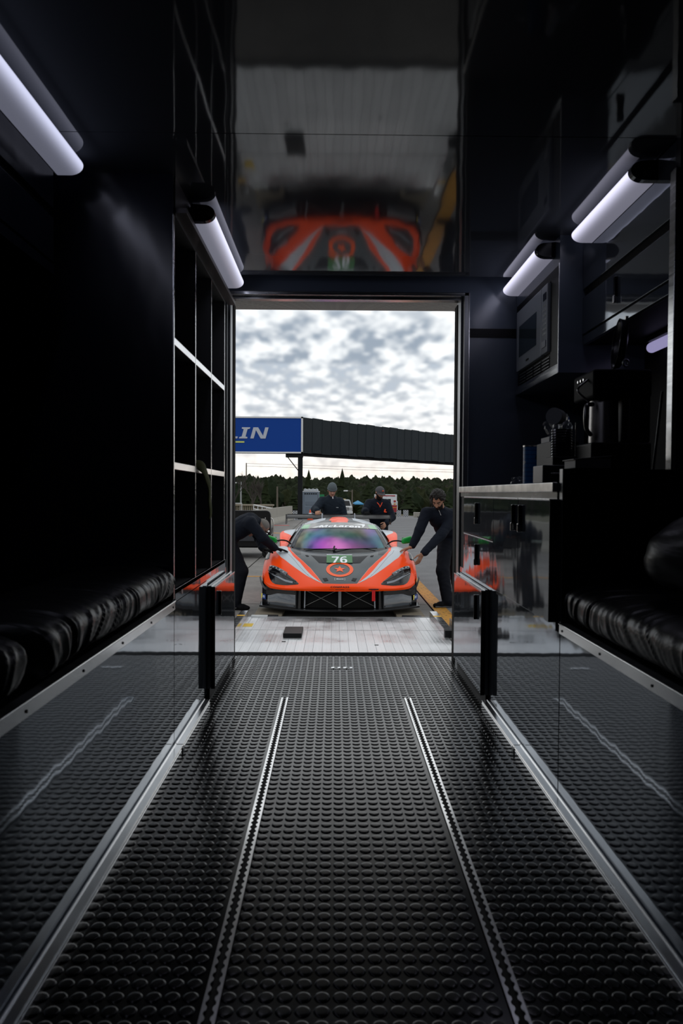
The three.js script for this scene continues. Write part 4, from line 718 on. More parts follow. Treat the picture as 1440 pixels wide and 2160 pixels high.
// ================================================================ people: smooth-blended limbs meshed as one continuous skin
function surfaceNet(f, lo, hi, cell) { // f(x,y,z) < 0 inside
  const n = [0, 1, 2].map((k) => Math.ceil((hi[k] - lo[k]) / cell) + 2), [nx, ny, nz] = n, F = new Float32Array(nx * ny * nz), at = (i, j, k) => (k * ny + j) * nx + i;
  for (let k = 0; k < nz; k++) for (let j = 0; j < ny; j++) for (let i = 0; i < nx; i++) F[at(i, j, k)] = f(lo[0] + i * cell, lo[1] + j * cell, lo[2] + k * cell);
  const id = new Int32Array(nx * ny * nz).fill(-1), pos = [], idx = [], C = [[0, 0, 0], [1, 0, 0], [0, 1, 0], [1, 1, 0], [0, 0, 1], [1, 0, 1], [0, 1, 1], [1, 1, 1]], E = [[0, 1], [2, 3], [4, 5], [6, 7], [0, 2], [1, 3], [4, 6], [5, 7], [0, 4], [1, 5], [2, 6], [3, 7]];
  for (let k = 0; k < nz - 1; k++) for (let j = 0; j < ny - 1; j++) for (let i = 0; i < nx - 1; i++) {
    const v = C.map(([a, b, c]) => F[at(i + a, j + b, k + c)]); let neg = 0; for (const q of v) if (q < 0) neg++;
    if (!neg || neg === 8) continue;
    let sx = 0, sy = 0, sz = 0, m = 0;
    for (const [a, b] of E) if ((v[a] < 0) !== (v[b] < 0)) { const t = v[a] / (v[a] - v[b]); sx += C[a][0] + (C[b][0] - C[a][0]) * t; sy += C[a][1] + (C[b][1] - C[a][1]) * t; sz += C[a][2] + (C[b][2] - C[a][2]) * t; m++; }
    id[at(i, j, k)] = pos.length / 3; pos.push(lo[0] + (i + sx / m) * cell, lo[1] + (j + sy / m) * cell, lo[2] + (k + sz / m) * cell);
  }
  const quad = (a, b, c, d, flip) => { if (a < 0 || b < 0 || c < 0 || d < 0) return; flip ? idx.push(a, c, b, a, d, c) : idx.push(a, b, c, a, c, d); };
  for (let k = 1; k < nz - 1; k++) for (let j = 1; j < ny - 1; j++) for (let i = 1; i < nx - 1; i++) {
    const s = F[at(i, j, k)] < 0;
    if (s !== F[at(i + 1, j, k)] < 0) quad(id[at(i, j - 1, k - 1)], id[at(i, j, k - 1)], id[at(i, j, k)], id[at(i, j - 1, k)], !s);
    if (s !== F[at(i, j + 1, k)] < 0) quad(id[at(i - 1, j, k - 1)], id[at(i - 1, j, k)], id[at(i, j, k)], id[at(i, j, k - 1)], !s);
    if (s !== F[at(i, j, k + 1)] < 0) quad(id[at(i - 1, j - 1, k)], id[at(i, j - 1, k)], id[at(i, j, k)], id[at(i - 1, j, k)], !s);
  }
  const g = new THREE.BufferGeometry(); g.setAttribute('position', new THREE.Float32BufferAttribute(pos, 3)); g.setIndex(idx); g.computeVertexNormals(); return g;
}
function capsule(p, a, b, ra, rb) { const bx_ = b[0] - a[0], by = b[1] - a[1], bz = b[2] - a[2], px = p[0] - a[0], py = p[1] - a[1], pz = p[2] - a[2], l2 = bx_ * bx_ + by * by + bz * bz || 1e-9, t = clamp((px * bx_ + py * by + pz * bz) / l2), dx = px - bx_ * t, dy = py - by * t, dz = pz - bz * t; return Math.sqrt(dx * dx + dy * dy + dz * dz) - lerp(ra, rb, t); }
const smin = (a, b, k) => { const h = clamp(0.5 + 0.5 * (b - a) / k); return lerp(b, a, h) - k * h * (1 - h); };
function blend(bones, k, wrinkle = 0) { const q = [0, 0, 0]; return (x, y, z) => { q[0] = x; q[1] = y; q[2] = z; let d = 1; for (const b of bones) d = smin(d, capsule(q, b[0], b[1], b[2], b[3]), b[5] ?? k); if (wrinkle) d += wrinkle * (Math.sin(x * 41 + 3 * Math.sin(y * 23)) * Math.sin(y * 37 + 2 * Math.sin(z * 29)) * Math.sin(z * 33 + 1.7)); return d; }; }
function paint(g, fn) { const p = g.attributes.position, c = new Float32Array(p.count * 3); for (let i = 0; i < p.count; i++) c.set(fn(p.getX(i), p.getY(i), p.getZ(i)), i * 3); g.setAttribute('color', new THREE.BufferAttribute(c, 3)); return g; }
function skinOf(bones, k, cell, wrinkle) {
  const lo = [9, 9, 9], hi = [-9, -9, -9]; for (const b of bones) for (const [p, r] of [[b[0], b[2]], [b[1], b[3]]]) for (let q = 0; q < 3; q++) { lo[q] = Math.min(lo[q], p[q] - r - 0.03); hi[q] = Math.max(hi[q], p[q] + r + 0.03); }
  const g = surfaceNet(blend(bones, k, wrinkle), lo, hi, cell);
  return paint(g, (x, y, z) => { let best = 9, c = bones[0][4]; for (const b of bones) { const d = capsule([x, y, z], b[0], b[1], b[2], b[3]); if (d < best) { best = d; c = b[4]; } } return c; });
}
const SKIN = [0.40, 0.215, 0.145], NAVY = [0.0085, 0.011, 0.018], NAVY2 = [0.014, 0.02, 0.029], PANT = [0.008, 0.009, 0.013], SHOE = [0.006, 0.006, 0.007], GLOVE = [0.007, 0.007, 0.008], HAIRC = [0.012, 0.009, 0.008];
function frameOf(forward, up) { const f = new THREE.Vector3(...forward).normalize(), r = new THREE.Vector3(...up).cross(f).normalize(), u = f.clone().cross(r); return new THREE.Matrix4().makeBasis(r, u, f); }
function headGeo(opt) { // local: x right-left, y up, z out of the face; origin mid head
  const skull = (x, y, z) => {
    const e = (cx, cy, cz, a, b, c) => { const X = (x - cx) / a, Y = (y - cy) / b, Z = (z - cz) / c, l = Math.sqrt(X * X + Y * Y + Z * Z); return (l - 1) * Math.min(a, b, c); };
    let d = e(0, 0.028, -0.012, 0.078, 0.092, 0.098);
    d = smin(d, e(0, -0.045, 0.025, 0.058, 0.075, 0.066), 0.035);
    d = smin(d, capsule([x, y, z], [0, -0.098, 0.058], [0, -0.092, 0.045], 0.022, 0.03), 0.025);
    d = smin(d, capsule([x, y, z], [0, 0.012, 0.086], [0, -0.03, 0.105], 0.008, 0.0145), 0.014);
    for (const s of [-1, 1]) {
      d = smin(d, e(s * 0.08, -0.005, -0.005, 0.011, 0.031, 0.019), 0.008);
      d = Math.max(d, -(Math.hypot(x - s * 0.031, y - 0.004, z - 0.098) - 0.017)) ;
      d = smin(d, Math.hypot(x - s * 0.031, y - 0.004, z - 0.074) - 0.0125, 0.004);
      d = smin(d, capsule([x, y, z], [s * 0.012, 0.024, 0.084], [s * 0.047, 0.024, 0.071], 0.0075, 0.006), 0.01);
    }
    d = Math.max(d, -(capsule([x, y, z], [-0.02, -0.058, 0.095], [0.02, -0.058, 0.095], 0.0035, 0.0035)));
    d = smin(d, capsule([x, y, z], [0, -0.1, -0.03], [0, -0.19, -0.04], 0.055, 0.06), 0.03);
    return d;
  };
  const g = surfaceNet(skull, [-0.11, -0.21, -0.13], [0.11, 0.14, 0.135], 0.0052);
  return paint(g, (x, y, z) => {
    for (const s of [-1, 1]) { if (Math.hypot(x - s * 0.031, (y - 0.004) * 1.5, z - 0.085) < 0.0125 && z > 0.07) return [0.12, 0.09, 0.08]; if (Math.abs(y - 0.027 + 0.12 * (Math.abs(x) - 0.03) ** 2) < 0.006 && Math.abs(Math.abs(x) - 0.031) < 0.022 && z > 0.06) return opt.brow ?? HAIRC; }
    if (opt.beard && z > -0.005 && (y < -0.048 + 0.25 * Math.max(0, Math.abs(x) - 0.035) * (y > -0.075 ? 4 : 1) && !(Math.abs(x) < 0.019 && Math.abs(y + 0.058) < 0.006)) && y > -0.155) return HAIRC;
    if (opt.beard && z > 0.05 && y < -0.038 && y > -0.05 && Math.abs(x) < 0.035) return HAIRC;
    if (Math.abs(y + 0.058) < 0.008 && Math.abs(x) < 0.024 && z > 0.06) return [0.27, 0.11, 0.09];
    if (opt.grey && y > 0.05 && z < 0.06) return [0.16, 0.15, 0.14];
    return opt.skin ?? SKIN;
  });
}
function handGeo(curl, side, color) { // local: z along the fingers, y out of the back of the hand, x across; thumb on +x*side
  const b = [], c = color;
  b.push([[-0.03, 0, 0], [-0.024, 0, 0.075], 0.013, 0.012, c], [[-0.01, 0.002, 0], [-0.008, 0.003, 0.082], 0.014, 0.0125, c], [[0.01, 0.002, 0], [0.011, 0.003, 0.08], 0.014, 0.0125, c], [[0.028, 0, 0.005], [0.03, 0, 0.074], 0.013, 0.012, c], [[0, 0, -0.05], [0, 0, 0.01], 0.027, 0.026, c]);
  const fing = (x, z0, L, sp, k) => { let p = [x, 0.002, z0], a = k * 0.35; for (const [q, r0, r1] of [[0.45, 0.0095, 0.009], [0.31, 0.009, 0.0085], [0.24, 0.0085, 0.0072]]) { const n = [p[0] + sp * L * q, p[1] - Math.sin(a) * L * q, p[2] + Math.cos(a) * L * q]; b.push([p, n, r0, r1, c, 0.004]); p = n; a += k; } };
  const o = side; fing(-o * 0.031, 0.075, 0.062, -o * 0.14, curl * 1.05); fing(-o * 0.0105, 0.082, 0.078, -o * 0.05, curl); fing(o * 0.0105, 0.082, 0.083, o * 0.04, curl * 0.95); fing(o * 0.031, 0.075, 0.074, o * 0.13, curl * 0.85);
  let t = [o * 0.03, -0.004, 0.012]; for (const [dx, dy, dz, r0, r1] of [[0.026, -0.012, 0.03, 0.0135, 0.0115], [0.012, -0.01, 0.03, 0.0115, 0.0098], [0.003, -0.008, 0.024, 0.0098, 0.008]]) { const n = [t[0] + o * dx, t[1] + dy, t[2] + dz]; b.push([t, n, r0, r1, c, 0.005]); t = n; }
  return skinOf(b, 0.01, 0.0038, 0);
}
const clothM = new THREE.MeshPhysicalMaterial({ vertexColors: true, roughness: 0.75, specularIntensity: 0.14, bumpMap: fineTex, bumpScale: 0.001 });
function put(g, m, at) { g.applyMatrix4(m); g.translate(...at); return g; }
// J: joints as [x, height above ground, distance]; hands: {at, dir, up, curl, side, color}
function person(label, o) {
  const root = thing('person', label, 'person', [o.base[0], GY, -o.base[1]]), L = ([x, h, d]) => [x - o.base[0], h, -d + o.base[1]], J = {}; for (const k in o.J) J[k] = L(o.J[k]);
  const b = [], up = o.jacket ?? NAVY, lerp3 = (p, q, t) => p.map((v, i) => lerp(v, q[i], t));
  const chest = lerp3(J.shL, J.shR, 0.5), low = lerp3(chest, J.pelvis, 0.55), top = lerp3(J.shL, J.shR, 0.5), across = new THREE.Vector3(...J.shR).sub(new THREE.Vector3(...J.shL)).normalize(), off = (p, k) => [p[0] + across.x * k, p[1] + across.y * k, p[2] + across.z * k];
  const bulk = o.bulk ?? 1;
  b.push([lerp3(J.shL, J.shR, 0.13), lerp3(J.shL, J.shR, 0.87), 0.082 * bulk, 0.082 * bulk, up, 0.07], [off(lerp3(top, J.pelvis, 0.22), -0.075), off(lerp3(top, J.pelvis, 0.22), 0.075), 0.118 * bulk, 0.118 * bulk, up, 0.07], [off(low, -0.055), off(low, 0.055), 0.118 * bulk, 0.118 * bulk, up, 0.07], [top, low, 0.11 * bulk, 0.12 * bulk, up, 0.07], [off(J.pelvis, -0.05), off(J.pelvis, 0.05), 0.125 * bulk, 0.125 * bulk, o.hem ? up : PANT, 0.06]);
  if (o.collar !== false) b.push([lerp3(top, J.neck, 0.5), J.neck, 0.078, 0.066, up, 0.04]);
  for (const s of ['L', 'R']) {
    b.push([J['sh' + s], J['el' + s], 0.08 * bulk, 0.066 * bulk, up, 0.04], [J['el' + s], J['wr' + s], 0.066 * bulk, 0.05 * bulk, up, 0.025]);
    const hip = off(J.pelvis, s === 'L' ? -0.085 : 0.085); hip[1] -= 0.04;
    b.push([hip, J['kn' + s], 0.115, 0.092, PANT, 0.05], [J['kn' + s], J['an' + s], 0.092, 0.08, PANT, 0.03]);
    const an = J['an' + s], td = o.toe[s], y = 0.045;
    b.push([[an[0], an[1], an[2]], [an[0] - td[0] * 0.03, y, an[2] - td[1] * 0.03], 0.072, 0.05, PANT, 0.02], [[an[0] - td[0] * 0.055, y - 0.002, an[2] - td[1] * 0.055], [an[0] + td[0] * 0.11, y - 0.004, an[2] + td[1] * 0.11], 0.044, 0.043, SHOE, 0.02], [[an[0] + td[0] * 0.1, y - 0.006, an[2] + td[1] * 0.1], [an[0] + td[0] * 0.185, y - 0.012, an[2] + td[1] * 0.185], 0.042, 0.032, SHOE, 0.02]);
  }
  const parts = [skinOf(b, 0.03, 0.0125, 0.0055)];
  const hm = frameOf(o.face, o.crown), hat = J.head; parts.push(put(headGeo(o), hm, hat));
  for (const h of o.hands) parts.push(put(handGeo(h.curl, h.side, h.color ?? SKIN), frameOf(h.dir, h.up), L(h.at)));
  const geo = mg(parts.map((g) => { g.setAttribute('uv', new THREE.Float32BufferAttribute(new Float32Array(g.attributes.position.count * 2).map((_, i) => i % 2 ? g.attributes.position.getY(i >> 1) + g.attributes.position.getZ(i >> 1) * 0.7 : g.attributes.position.getX(i >> 1) + g.attributes.position.getZ(i >> 1) * 0.7), 2)); return g; }));
  obj('body', geo, clothM, root);
  const local = (g) => put(g, hm, hat);
  return { root, local, J, L };
}
function dome(rx, ry, rz, y, cut, fn = () => 0) { return grid(48, 16, (u, v) => { const a = u * Math.PI * 2, e = lerp(cut, Math.PI / 2, v), k = 1 + fn(u, v); return [rx * Math.cos(e) * Math.cos(a) * k, y + ry * Math.sin(e) * k, -0.012 - rz * Math.cos(e) * Math.sin(a) * k]; }); }
// man in black jacket leaning over the wing of the car, hands on the fender
{
  const q = person('man with curly dark hair and beard, bending with both hands on the fender', {
    base: [1.55, 10.25], bulk: 1.04, hem: true, beard: true, skin: [0.34, 0.18, 0.12],
    J: { head: [1.43, 1.505, 10.0], neck: [1.475, 1.40, 10.12], shL: [1.285, 1.325, 10.16], shR: [1.70, 1.30, 10.22], pelvis: [1.70, 0.95, 10.52], elL: [1.19, 1.09, 10.10], wrL: [1.09, 0.885, 10.06], elR: [1.475, 1.035, 9.98], wrR: [1.215, 0.80, 9.78], knL: [1.545, 0.50, 10.28], anL: [1.60, 0.1, 10.17], knR: [1.80, 0.50, 10.72], anR: [1.875, 0.1, 10.92] },
    face: [-0.35, -0.62, 0.72], crown: [-0.22, 0.8, 0.55], toe: { L: [-0.96, 0.25], R: [-0.7, 0.6] },
    hands: [{ at: [1.065, 0.856, 10.05], dir: [-0.9, -0.32, 0.05], up: [-0.25, 0.95, 0], curl: 0.16, side: -1, color: [0.34, 0.18, 0.12] }, { at: [1.185, 0.775, 9.77], dir: [-0.45, -0.88, 0.1], up: [0.75, -0.1, 0.65], curl: 0.3, side: -1, color: [0.34, 0.18, 0.12] }],
  });
  const curls = []; let sd = 3; const r1 = () => { sd = (sd * 16807) % 2147483647; return sd / 2147483647; };
  for (let k = 0; k < 260; k++) { const a = r1() * Math.PI * 2, e = lerp(-0.35, 1.5, Math.pow(r1(), 0.8)), x = 0.083 * Math.cos(e) * Math.cos(a), y = 0.045 + 0.098 * Math.sin(e), z = -0.02 + 0.098 * Math.cos(e) * Math.sin(a); if (z > 0.05 && y < 0.085) continue; if (z > 0.0 && y < 0.03 && Math.abs(x) < 0.08) continue; const s = new THREE.IcosahedronGeometry(0.016 + 0.012 * r1(), 1); s.scale(1, 0.8, 1.1); s.rotateX(r1() * 3); s.translate(x * (1 + 0.1 * r1()), y, z); curls.push(s); }
  obj('hair', q.local(mg(curls)), std([0.011, 0.009, 0.008], 0.5, 0, { specularIntensity: 0.4 }), q.root);
  obj('zip', bar(q.L([1.44, 1.375, 10.0]), q.L([1.47, 1.30, 9.985]), 0.0022), M.steel, q.root);
  for (const [x, d, tx, tz] of [[1.60, 10.17, -0.96, 0.25]]) obj('shoe_sole', bx(-0.06, 0.2, 0.002, 0.026, -0.045, 0.045, 0.012).rotateY(Math.atan2(-tz, tx)).translate(x - 1.55, 0, -d + 10.25), std([0.05, 0.05, 0.055], 0.7), q.root);
}
// man bent double by the doorway, gloved hands on the other fender
{
  const q = person('stooping man in dark work clothes and gloves pushing on the fender, face down', {
    base: [-1.4, 9.9], bulk: 1.06, grey: true, skin: [0.3, 0.19, 0.15],
    J: { head: [-1.0, 1.12, 10.0], neck: [-1.055, 1.19, 9.98], shL: [-1.17, 1.215, 10.14], shR: [-1.13, 1.19, 9.75], pelvis: [-1.47, 1.0, 9.98], elL: [-1.05, 0.94, 10.2], wrL: [-0.99, 0.83, 10.02], elR: [-0.955, 0.99, 9.74], wrR: [-0.82, 0.845, 9.92], knL: [-1.43, 0.52, 10.16], anL: [-1.58, 0.1, 10.2], knR: [-1.26, 0.53, 9.85], anR: [-1.345, 0.1, 9.86] },
    face: [0.55, -0.83, 0.05], crown: [0.8, 0.55, 0.1], toe: { L: [0.98, 0.15], R: [0.96, 0.25] },
    hands: [{ at: [-0.79, 0.835, 9.94], dir: [0.93, -0.25, -0.2], up: [0.3, 0.93, 0], curl: 0.12, side: 1, color: GLOVE }, { at: [-0.98, 0.825, 10.0], dir: [0.85, -0.2, 0.4], up: [0.1, 0.95, 0.1], curl: 0.25, side: -1, color: GLOVE }],
  });
  obj('belt', bx(-0.13, 0.0, -0.018, 0.018, 0.115, 0.14, 0.006).translate(-0.0, 0.96, 0.0), std([0.14, 0.17, 0.16], 0.6), q.root);
  obj('shoe_stripes', mg([0, 1, 2].map((k) => bx(0.01 + k * 0.03, 0.024 + k * 0.03, 0.03, 0.07, 0.035, 0.05, 0.003).translate(0.055, 0, 0.04))), std([0.45, 0.47, 0.5], 0.5), q.root);
}
// two men steadying the rear wing
{
  const q = person('standing man in grey beanie and dark jacket with one fist on the rear wing', {
    base: [-0.05, 14.35], bulk: 1.12, hem: true, jacket: NAVY2, brow: [0.05, 0.035, 0.03], skin: [0.38, 0.2, 0.15],
    J: { head: [-0.045, 1.655, 14.2], neck: [-0.06, 1.53, 14.28], shL: [-0.245, 1.435, 14.28], shR: [0.115, 1.42, 14.36], pelvis: [-0.05, 0.97, 14.42], elL: [-0.375, 1.28, 14.05], wrL: [-0.335, 1.262, 13.80], elR: [0.19, 1.15, 14.34], wrR: [0.15, 0.92, 14.22], knL: [-0.15, 0.52, 14.42], anL: [-0.15, 0.1, 14.48], knR: [0.06, 0.52, 14.42], anR: [0.07, 0.1, 14.48] },
    face: [0.12, -0.42, 0.9], crown: [0.05, 0.92, 0.38], toe: { L: [-0.2, 0.98], R: [0.2, 0.98] },
    hands: [{ at: [-0.33, 1.255, 13.78], dir: [0.1, -0.45, 0.88], up: [-0.2, 0.85, 0.5], curl: 1.0, side: 1 }, { at: [0.14, 0.90, 14.2], dir: [-0.1, -0.9, 0.4], up: [0.9, 0, 0.3], curl: 0.5, side: -1 }],
  });
  obj('beanie', q.local(mg([dome(0.094, 0.125, 0.112, 0.03, -0.12, (u, v) => 0.012 * Math.sin(u * Math.PI * 60) * (1 - v)), dome(0.099, 0.05, 0.118, 0.028, -0.5, (u) => 0.014 * Math.sin(u * Math.PI * 60))])), dbl(std([0.075, 0.095, 0.105], 0.9)), q.root);
  obj('collar', bar(q.L([-0.035, 1.53, 14.12]), q.L([-0.03, 1.49, 14.125]), 0.012), std([0.55, 0.55, 0.58], 0.7), q.root);
  obj('chest_lettering', bx(0.03, 0.075, 1.292, 1.3, 0.108, 0.113).translate(0.055, 0.02, 0.03), std([0.5, 0.52, 0.55], 0.6), q.root);
}
{
  const q = person('standing bearded man in dark cap and black jacket with orange drawstrings behind the wing', {
    base: [0.87, 14.35], bulk: 1.14, hem: true, beard: true, skin: [0.36, 0.18, 0.13],
    J: { head: [0.885, 1.60, 14.16], neck: [0.86, 1.49, 14.24], shL: [0.68, 1.39, 14.24], shR: [1.03, 1.39, 14.32], pelvis: [0.87, 0.95, 14.42], elL: [0.595, 1.25, 14.07], wrL: [0.60, 1.262, 13.82], elR: [1.13, 1.13, 14.22], wrR: [1.0, 1.02, 13.98], knL: [0.78, 0.52, 14.42], anL: [0.78, 0.1, 14.48], knR: [0.97, 0.52, 14.42], anR: [0.98, 0.1, 14.48] },
    face: [0.42, -0.36, 0.83], crown: [0.2, 0.92, 0.32], toe: { L: [0, 1], R: [0.2, 0.98] },
    hands: [{ at: [0.60, 1.255, 13.80], dir: [0.1, -0.45, 0.88], up: [0, 0.85, 0.5], curl: 0.9, side: 1, color: GLOVE }, { at: [0.985, 1.01, 13.96], dir: [-0.4, -0.45, 0.75], up: [0.8, 0.3, 0.4], curl: 0.6, side: -1 }],
  });
  const capG = dome(0.09, 0.105, 0.108, 0.032, -0.02), brim = grid(20, 6, (u, v) => { const a = lerp(0.25, Math.PI - 0.25, u), r = 1 + 0.62 * v; return [0.088 * Math.cos(a) * (1 + 0.05 * v), 0.036 - 0.018 * v - 0.02 * Math.cos(a) ** 2 * v, -0.012 + 0.106 * Math.sin(a) * r]; });
  const cap = obj('cap', q.local(mg([capG, brim])), dbl(std([0.045, 0.045, 0.052], 0.8)), q.root);
  obj('cap_emblem', q.local(bx(-0.016, 0.016, 0.072, 0.095, 0.088, 0.098, 0.004)), std('#e04a1c', 0.6), cap);
  const or = std('#f0460e', 0.6);
  obj('drawstring', tube([q.L([0.83, 1.42, 14.1]), q.L([0.87, 1.37, 14.07]), q.L([0.885, 1.33, 14.08])], 0.006), or, q.root); obj('drawstring', tube([q.L([0.93, 1.42, 14.12]), q.L([0.905, 1.37, 14.085]), q.L([0.885, 1.33, 14.08])], 0.006), or, q.root);
  const em = q.L([0.985, 1.255, 14.12]); obj('chest_emblem', [new THREE.SphereGeometry(0.016, 10, 8).scale(1, 1.1, 0.5).translate(em[0], em[1] + 0.022, em[2] + 0.035), new THREE.SphereGeometry(0.017, 10, 8).scale(0.9, 1.3, 0.5).translate(em[0] - 0.008, em[1] - 0.008, em[2] + 0.035), new THREE.SphereGeometry(0.013, 10, 8).scale(1.6, 0.8, 0.5).translate(em[0] + 0.014, em[1] - 0.02, em[2] + 0.035)], or, q.root);
}
// ================================================================ background
const font = await new FontLoader().loadAsync('fonts/droid/droid_sans_bold.typeface.json');
const cMat = { concrete: std([0.30, 0.285, 0.25], 0.9, 0, { bumpMap: fineTex, bumpScale: 0.004 }), white: std([0.62, 0.63, 0.64], 0.5), galv: std([0.32, 0.33, 0.34], 0.5, 0.6), post: std([0.012, 0.013, 0.015], 0.7, 0, { specularIntensity: 0.2 }), wood: std([0.12, 0.10, 0.08], 0.9) };
{ // pit-lane bridge: blue sign face and the dark clad side running off
  const o = thing('gantry', 'dark clad bridge over the pit lane with blue billboard end', 'gantry');
  const yb = 3.52, yt = 5.93, D = 48;
  obj('core', [bx(-14, -2.2, yb + 0.05, yt - 0.1, -D - 0.15, -D - 1.6)], cMat.post, o);
  const sign = obj('billboard', bx(-14, -2.16, yb + 0.06, yt - 0.06, -D, -D - 0.12), std([0.004, 0.045, 0.26], 0.5, 0, { specularIntensity: 0.25 }), o);
  obj('frame', [bx(-14, -2.1, yt - 0.1, yt, -D + 0.04, -D - 0.14), bx(-14, -2.1, yb, yb + 0.1, -D + 0.04, -D - 0.14), bx(-2.22, -2.1, yb, yt, -D + 0.04, -D - 0.14)], cMat.white, sign);
  const tg = new TextGeometry('MICHELIN', { font, size: 0.74, depth: 0.03, curveSegments: 4 }); tg.computeBoundingBox();
  tg.scale(1.62, 1, 1); tg.applyMatrix4(new THREE.Matrix4().makeShear(0, 0, 0.28, 0, 0, 0)); tg.computeBoundingBox(); tg.translate(-4.36 - tg.boundingBox.max.x, 4.48, -D + 0.005);
  obj('lettering', tg, std([0.42, 0.45, 0.52], 0.5), sign);
  obj('underline', bx(-12.5, -5.96, 4.2, 4.3, -D + 0.02, -D), std([0.5, 0.55, 0.12], 0.5), sign);
  const A = [-2.1, 48], B = [14.2, 66.1], n = 26, dx = (B[0] - A[0]) / n, dz = (B[1] - A[1]) / n, ang = Math.atan2(dz, dx), len = Math.hypot(dx, dz);
  const tones = [0.96, 1, 1.05].map((k) => std([0.017 * k, 0.0225 * k, 0.027 * k], 0.6, 0, { bumpMap: waveTex, bumpScale: 0.004, specularIntensity: 0.25 }));
  for (let k = 0; k < n; k++) { const g = bx(-0.02, len + 0.05, 0, yt - yb - 0.06, 0, -0.06, 0.01); g.rotateY(0.022); g.rotateZ(-0.012); g.rotateY(ang); g.translate(A[0] + dx * k, yb + 0.03 + 0.025 * Math.sin(k * 2.1), -(A[1] + dz * k)); obj('cladding_panel', g, tones[(k * 5) % 3], o); }
  obj('underframe', (() => { const g = bx(0, len * n, 0.1, 0.3, -0.2, -1.3); g.rotateY(ang); g.translate(A[0], yb - 0.2, -A[1]); return g; })(), cMat.post, o);
  obj('post', bx(-2.44, -2.13, -1.0, yb + 0.1, -D - 0.2, -D - 0.5, 0.01), cMat.post, o);
  obj('crossbeam', bx(-3.25, -2.1, yb - 0.25, yb, -D - 0.15, -D - 0.6, 0.01), cMat.post, o);
  obj('brace', bar([-3.15, yb - 0.2, -D - 0.35], [-2.42, 2.4, -D - 0.35], 0.035, 6), cMat.post, o);
  obj('post', bx(11.4, 11.75, -1.6, yb + 0.1, -63.2, -63.6, 0.01), cMat.post, o);
  obj('brace', bar([10.6, yb - 0.15, -62.6], [11.45, 2.4, -63.2], 0.04, 6), cMat.post, o);
}
{ // concrete wall, slatted fence, guard rail
  const w = thing('concrete_wall', 'low concrete barrier wall running along the pit lane edge', 'wall');
  for (let k = 0; k < 5; k++) { const t0 = k / 5, t1 = (k + 1) / 5, a = [lerp(-5.1, -2.62, t0), lerp(16, 44, t0)], b = [lerp(-5.1, -2.62, t1), lerp(16, 44, t1)]; const L = Math.hypot(b[0] - a[0], b[1] - a[1]) - 0.02; const g = extrudeZ([[-0.22, 0], [0.22, 0], [0.2, 0.1], [0.09, 0.3], [0.075, 0.8], [-0.075, 0.8], [-0.09, 0.3], [-0.2, 0.1]], L); g.rotateY(Math.atan2(b[0] - a[0], -(b[1] - a[1]))); g.translate(a[0], slope(a[1]), -a[1]); obj('wall_section', g, cMat.concrete, w); }
  const f = thing('slatted_fence', 'beige slatted fence beyond the concrete wall', 'fence'), beige = std([0.36, 0.31, 0.24], 0.85);
  for (let k = 0; k < 30; k++) obj('slat', bx(-9.3 + k * 0.155, -9.3 + k * 0.155 + 0.1, -1.0, -0.06, -54.9 - k * 0.02, -54.95 - k * 0.02), beige, f);
  obj('rail', [bx(-9.4, -4.6, -0.08, 0.02, -54.8, -55.6), bx(-9.4, -4.6, -0.75, -0.68, -55, -55.6)], beige, f);
  const r = thing('guard_rail', 'white pipe guard rail above the concrete wall', 'rail');
  const pts = []; for (let k = 0; k <= 8; k++) pts.push([lerp(-5.94, -2.75, k / 8), lerp(0.0, -0.32, k / 8), -lerp(53.5, 46.5, k / 8)]);
  obj('pipe', tube(pts, 0.05, 30, 6), cMat.white, r); obj('pipe', tube(pts.map(([x, y, z]) => [x, y - 0.28, z]), 0.04, 30, 6), cMat.white, r);
  for (const [x, y, z] of pts) obj('post', bar([x, y, z], [x, slope(-z), z], 0.045, 6), cMat.white, r);
  const r2 = thing('guard_rail', 'short white rail on top of the beige slatted fence', 'rail'); obj('pipe', bx(-9.6, -6.95, 0.06, 0.13, -54.6, -54.7, 0.02), cMat.white, r2); for (const x of [-9.5, -8.2, -7]) obj('post', bx(x, x + 0.06, -1, 0.06, -54.66, -54.72), cMat.white, r2);
}
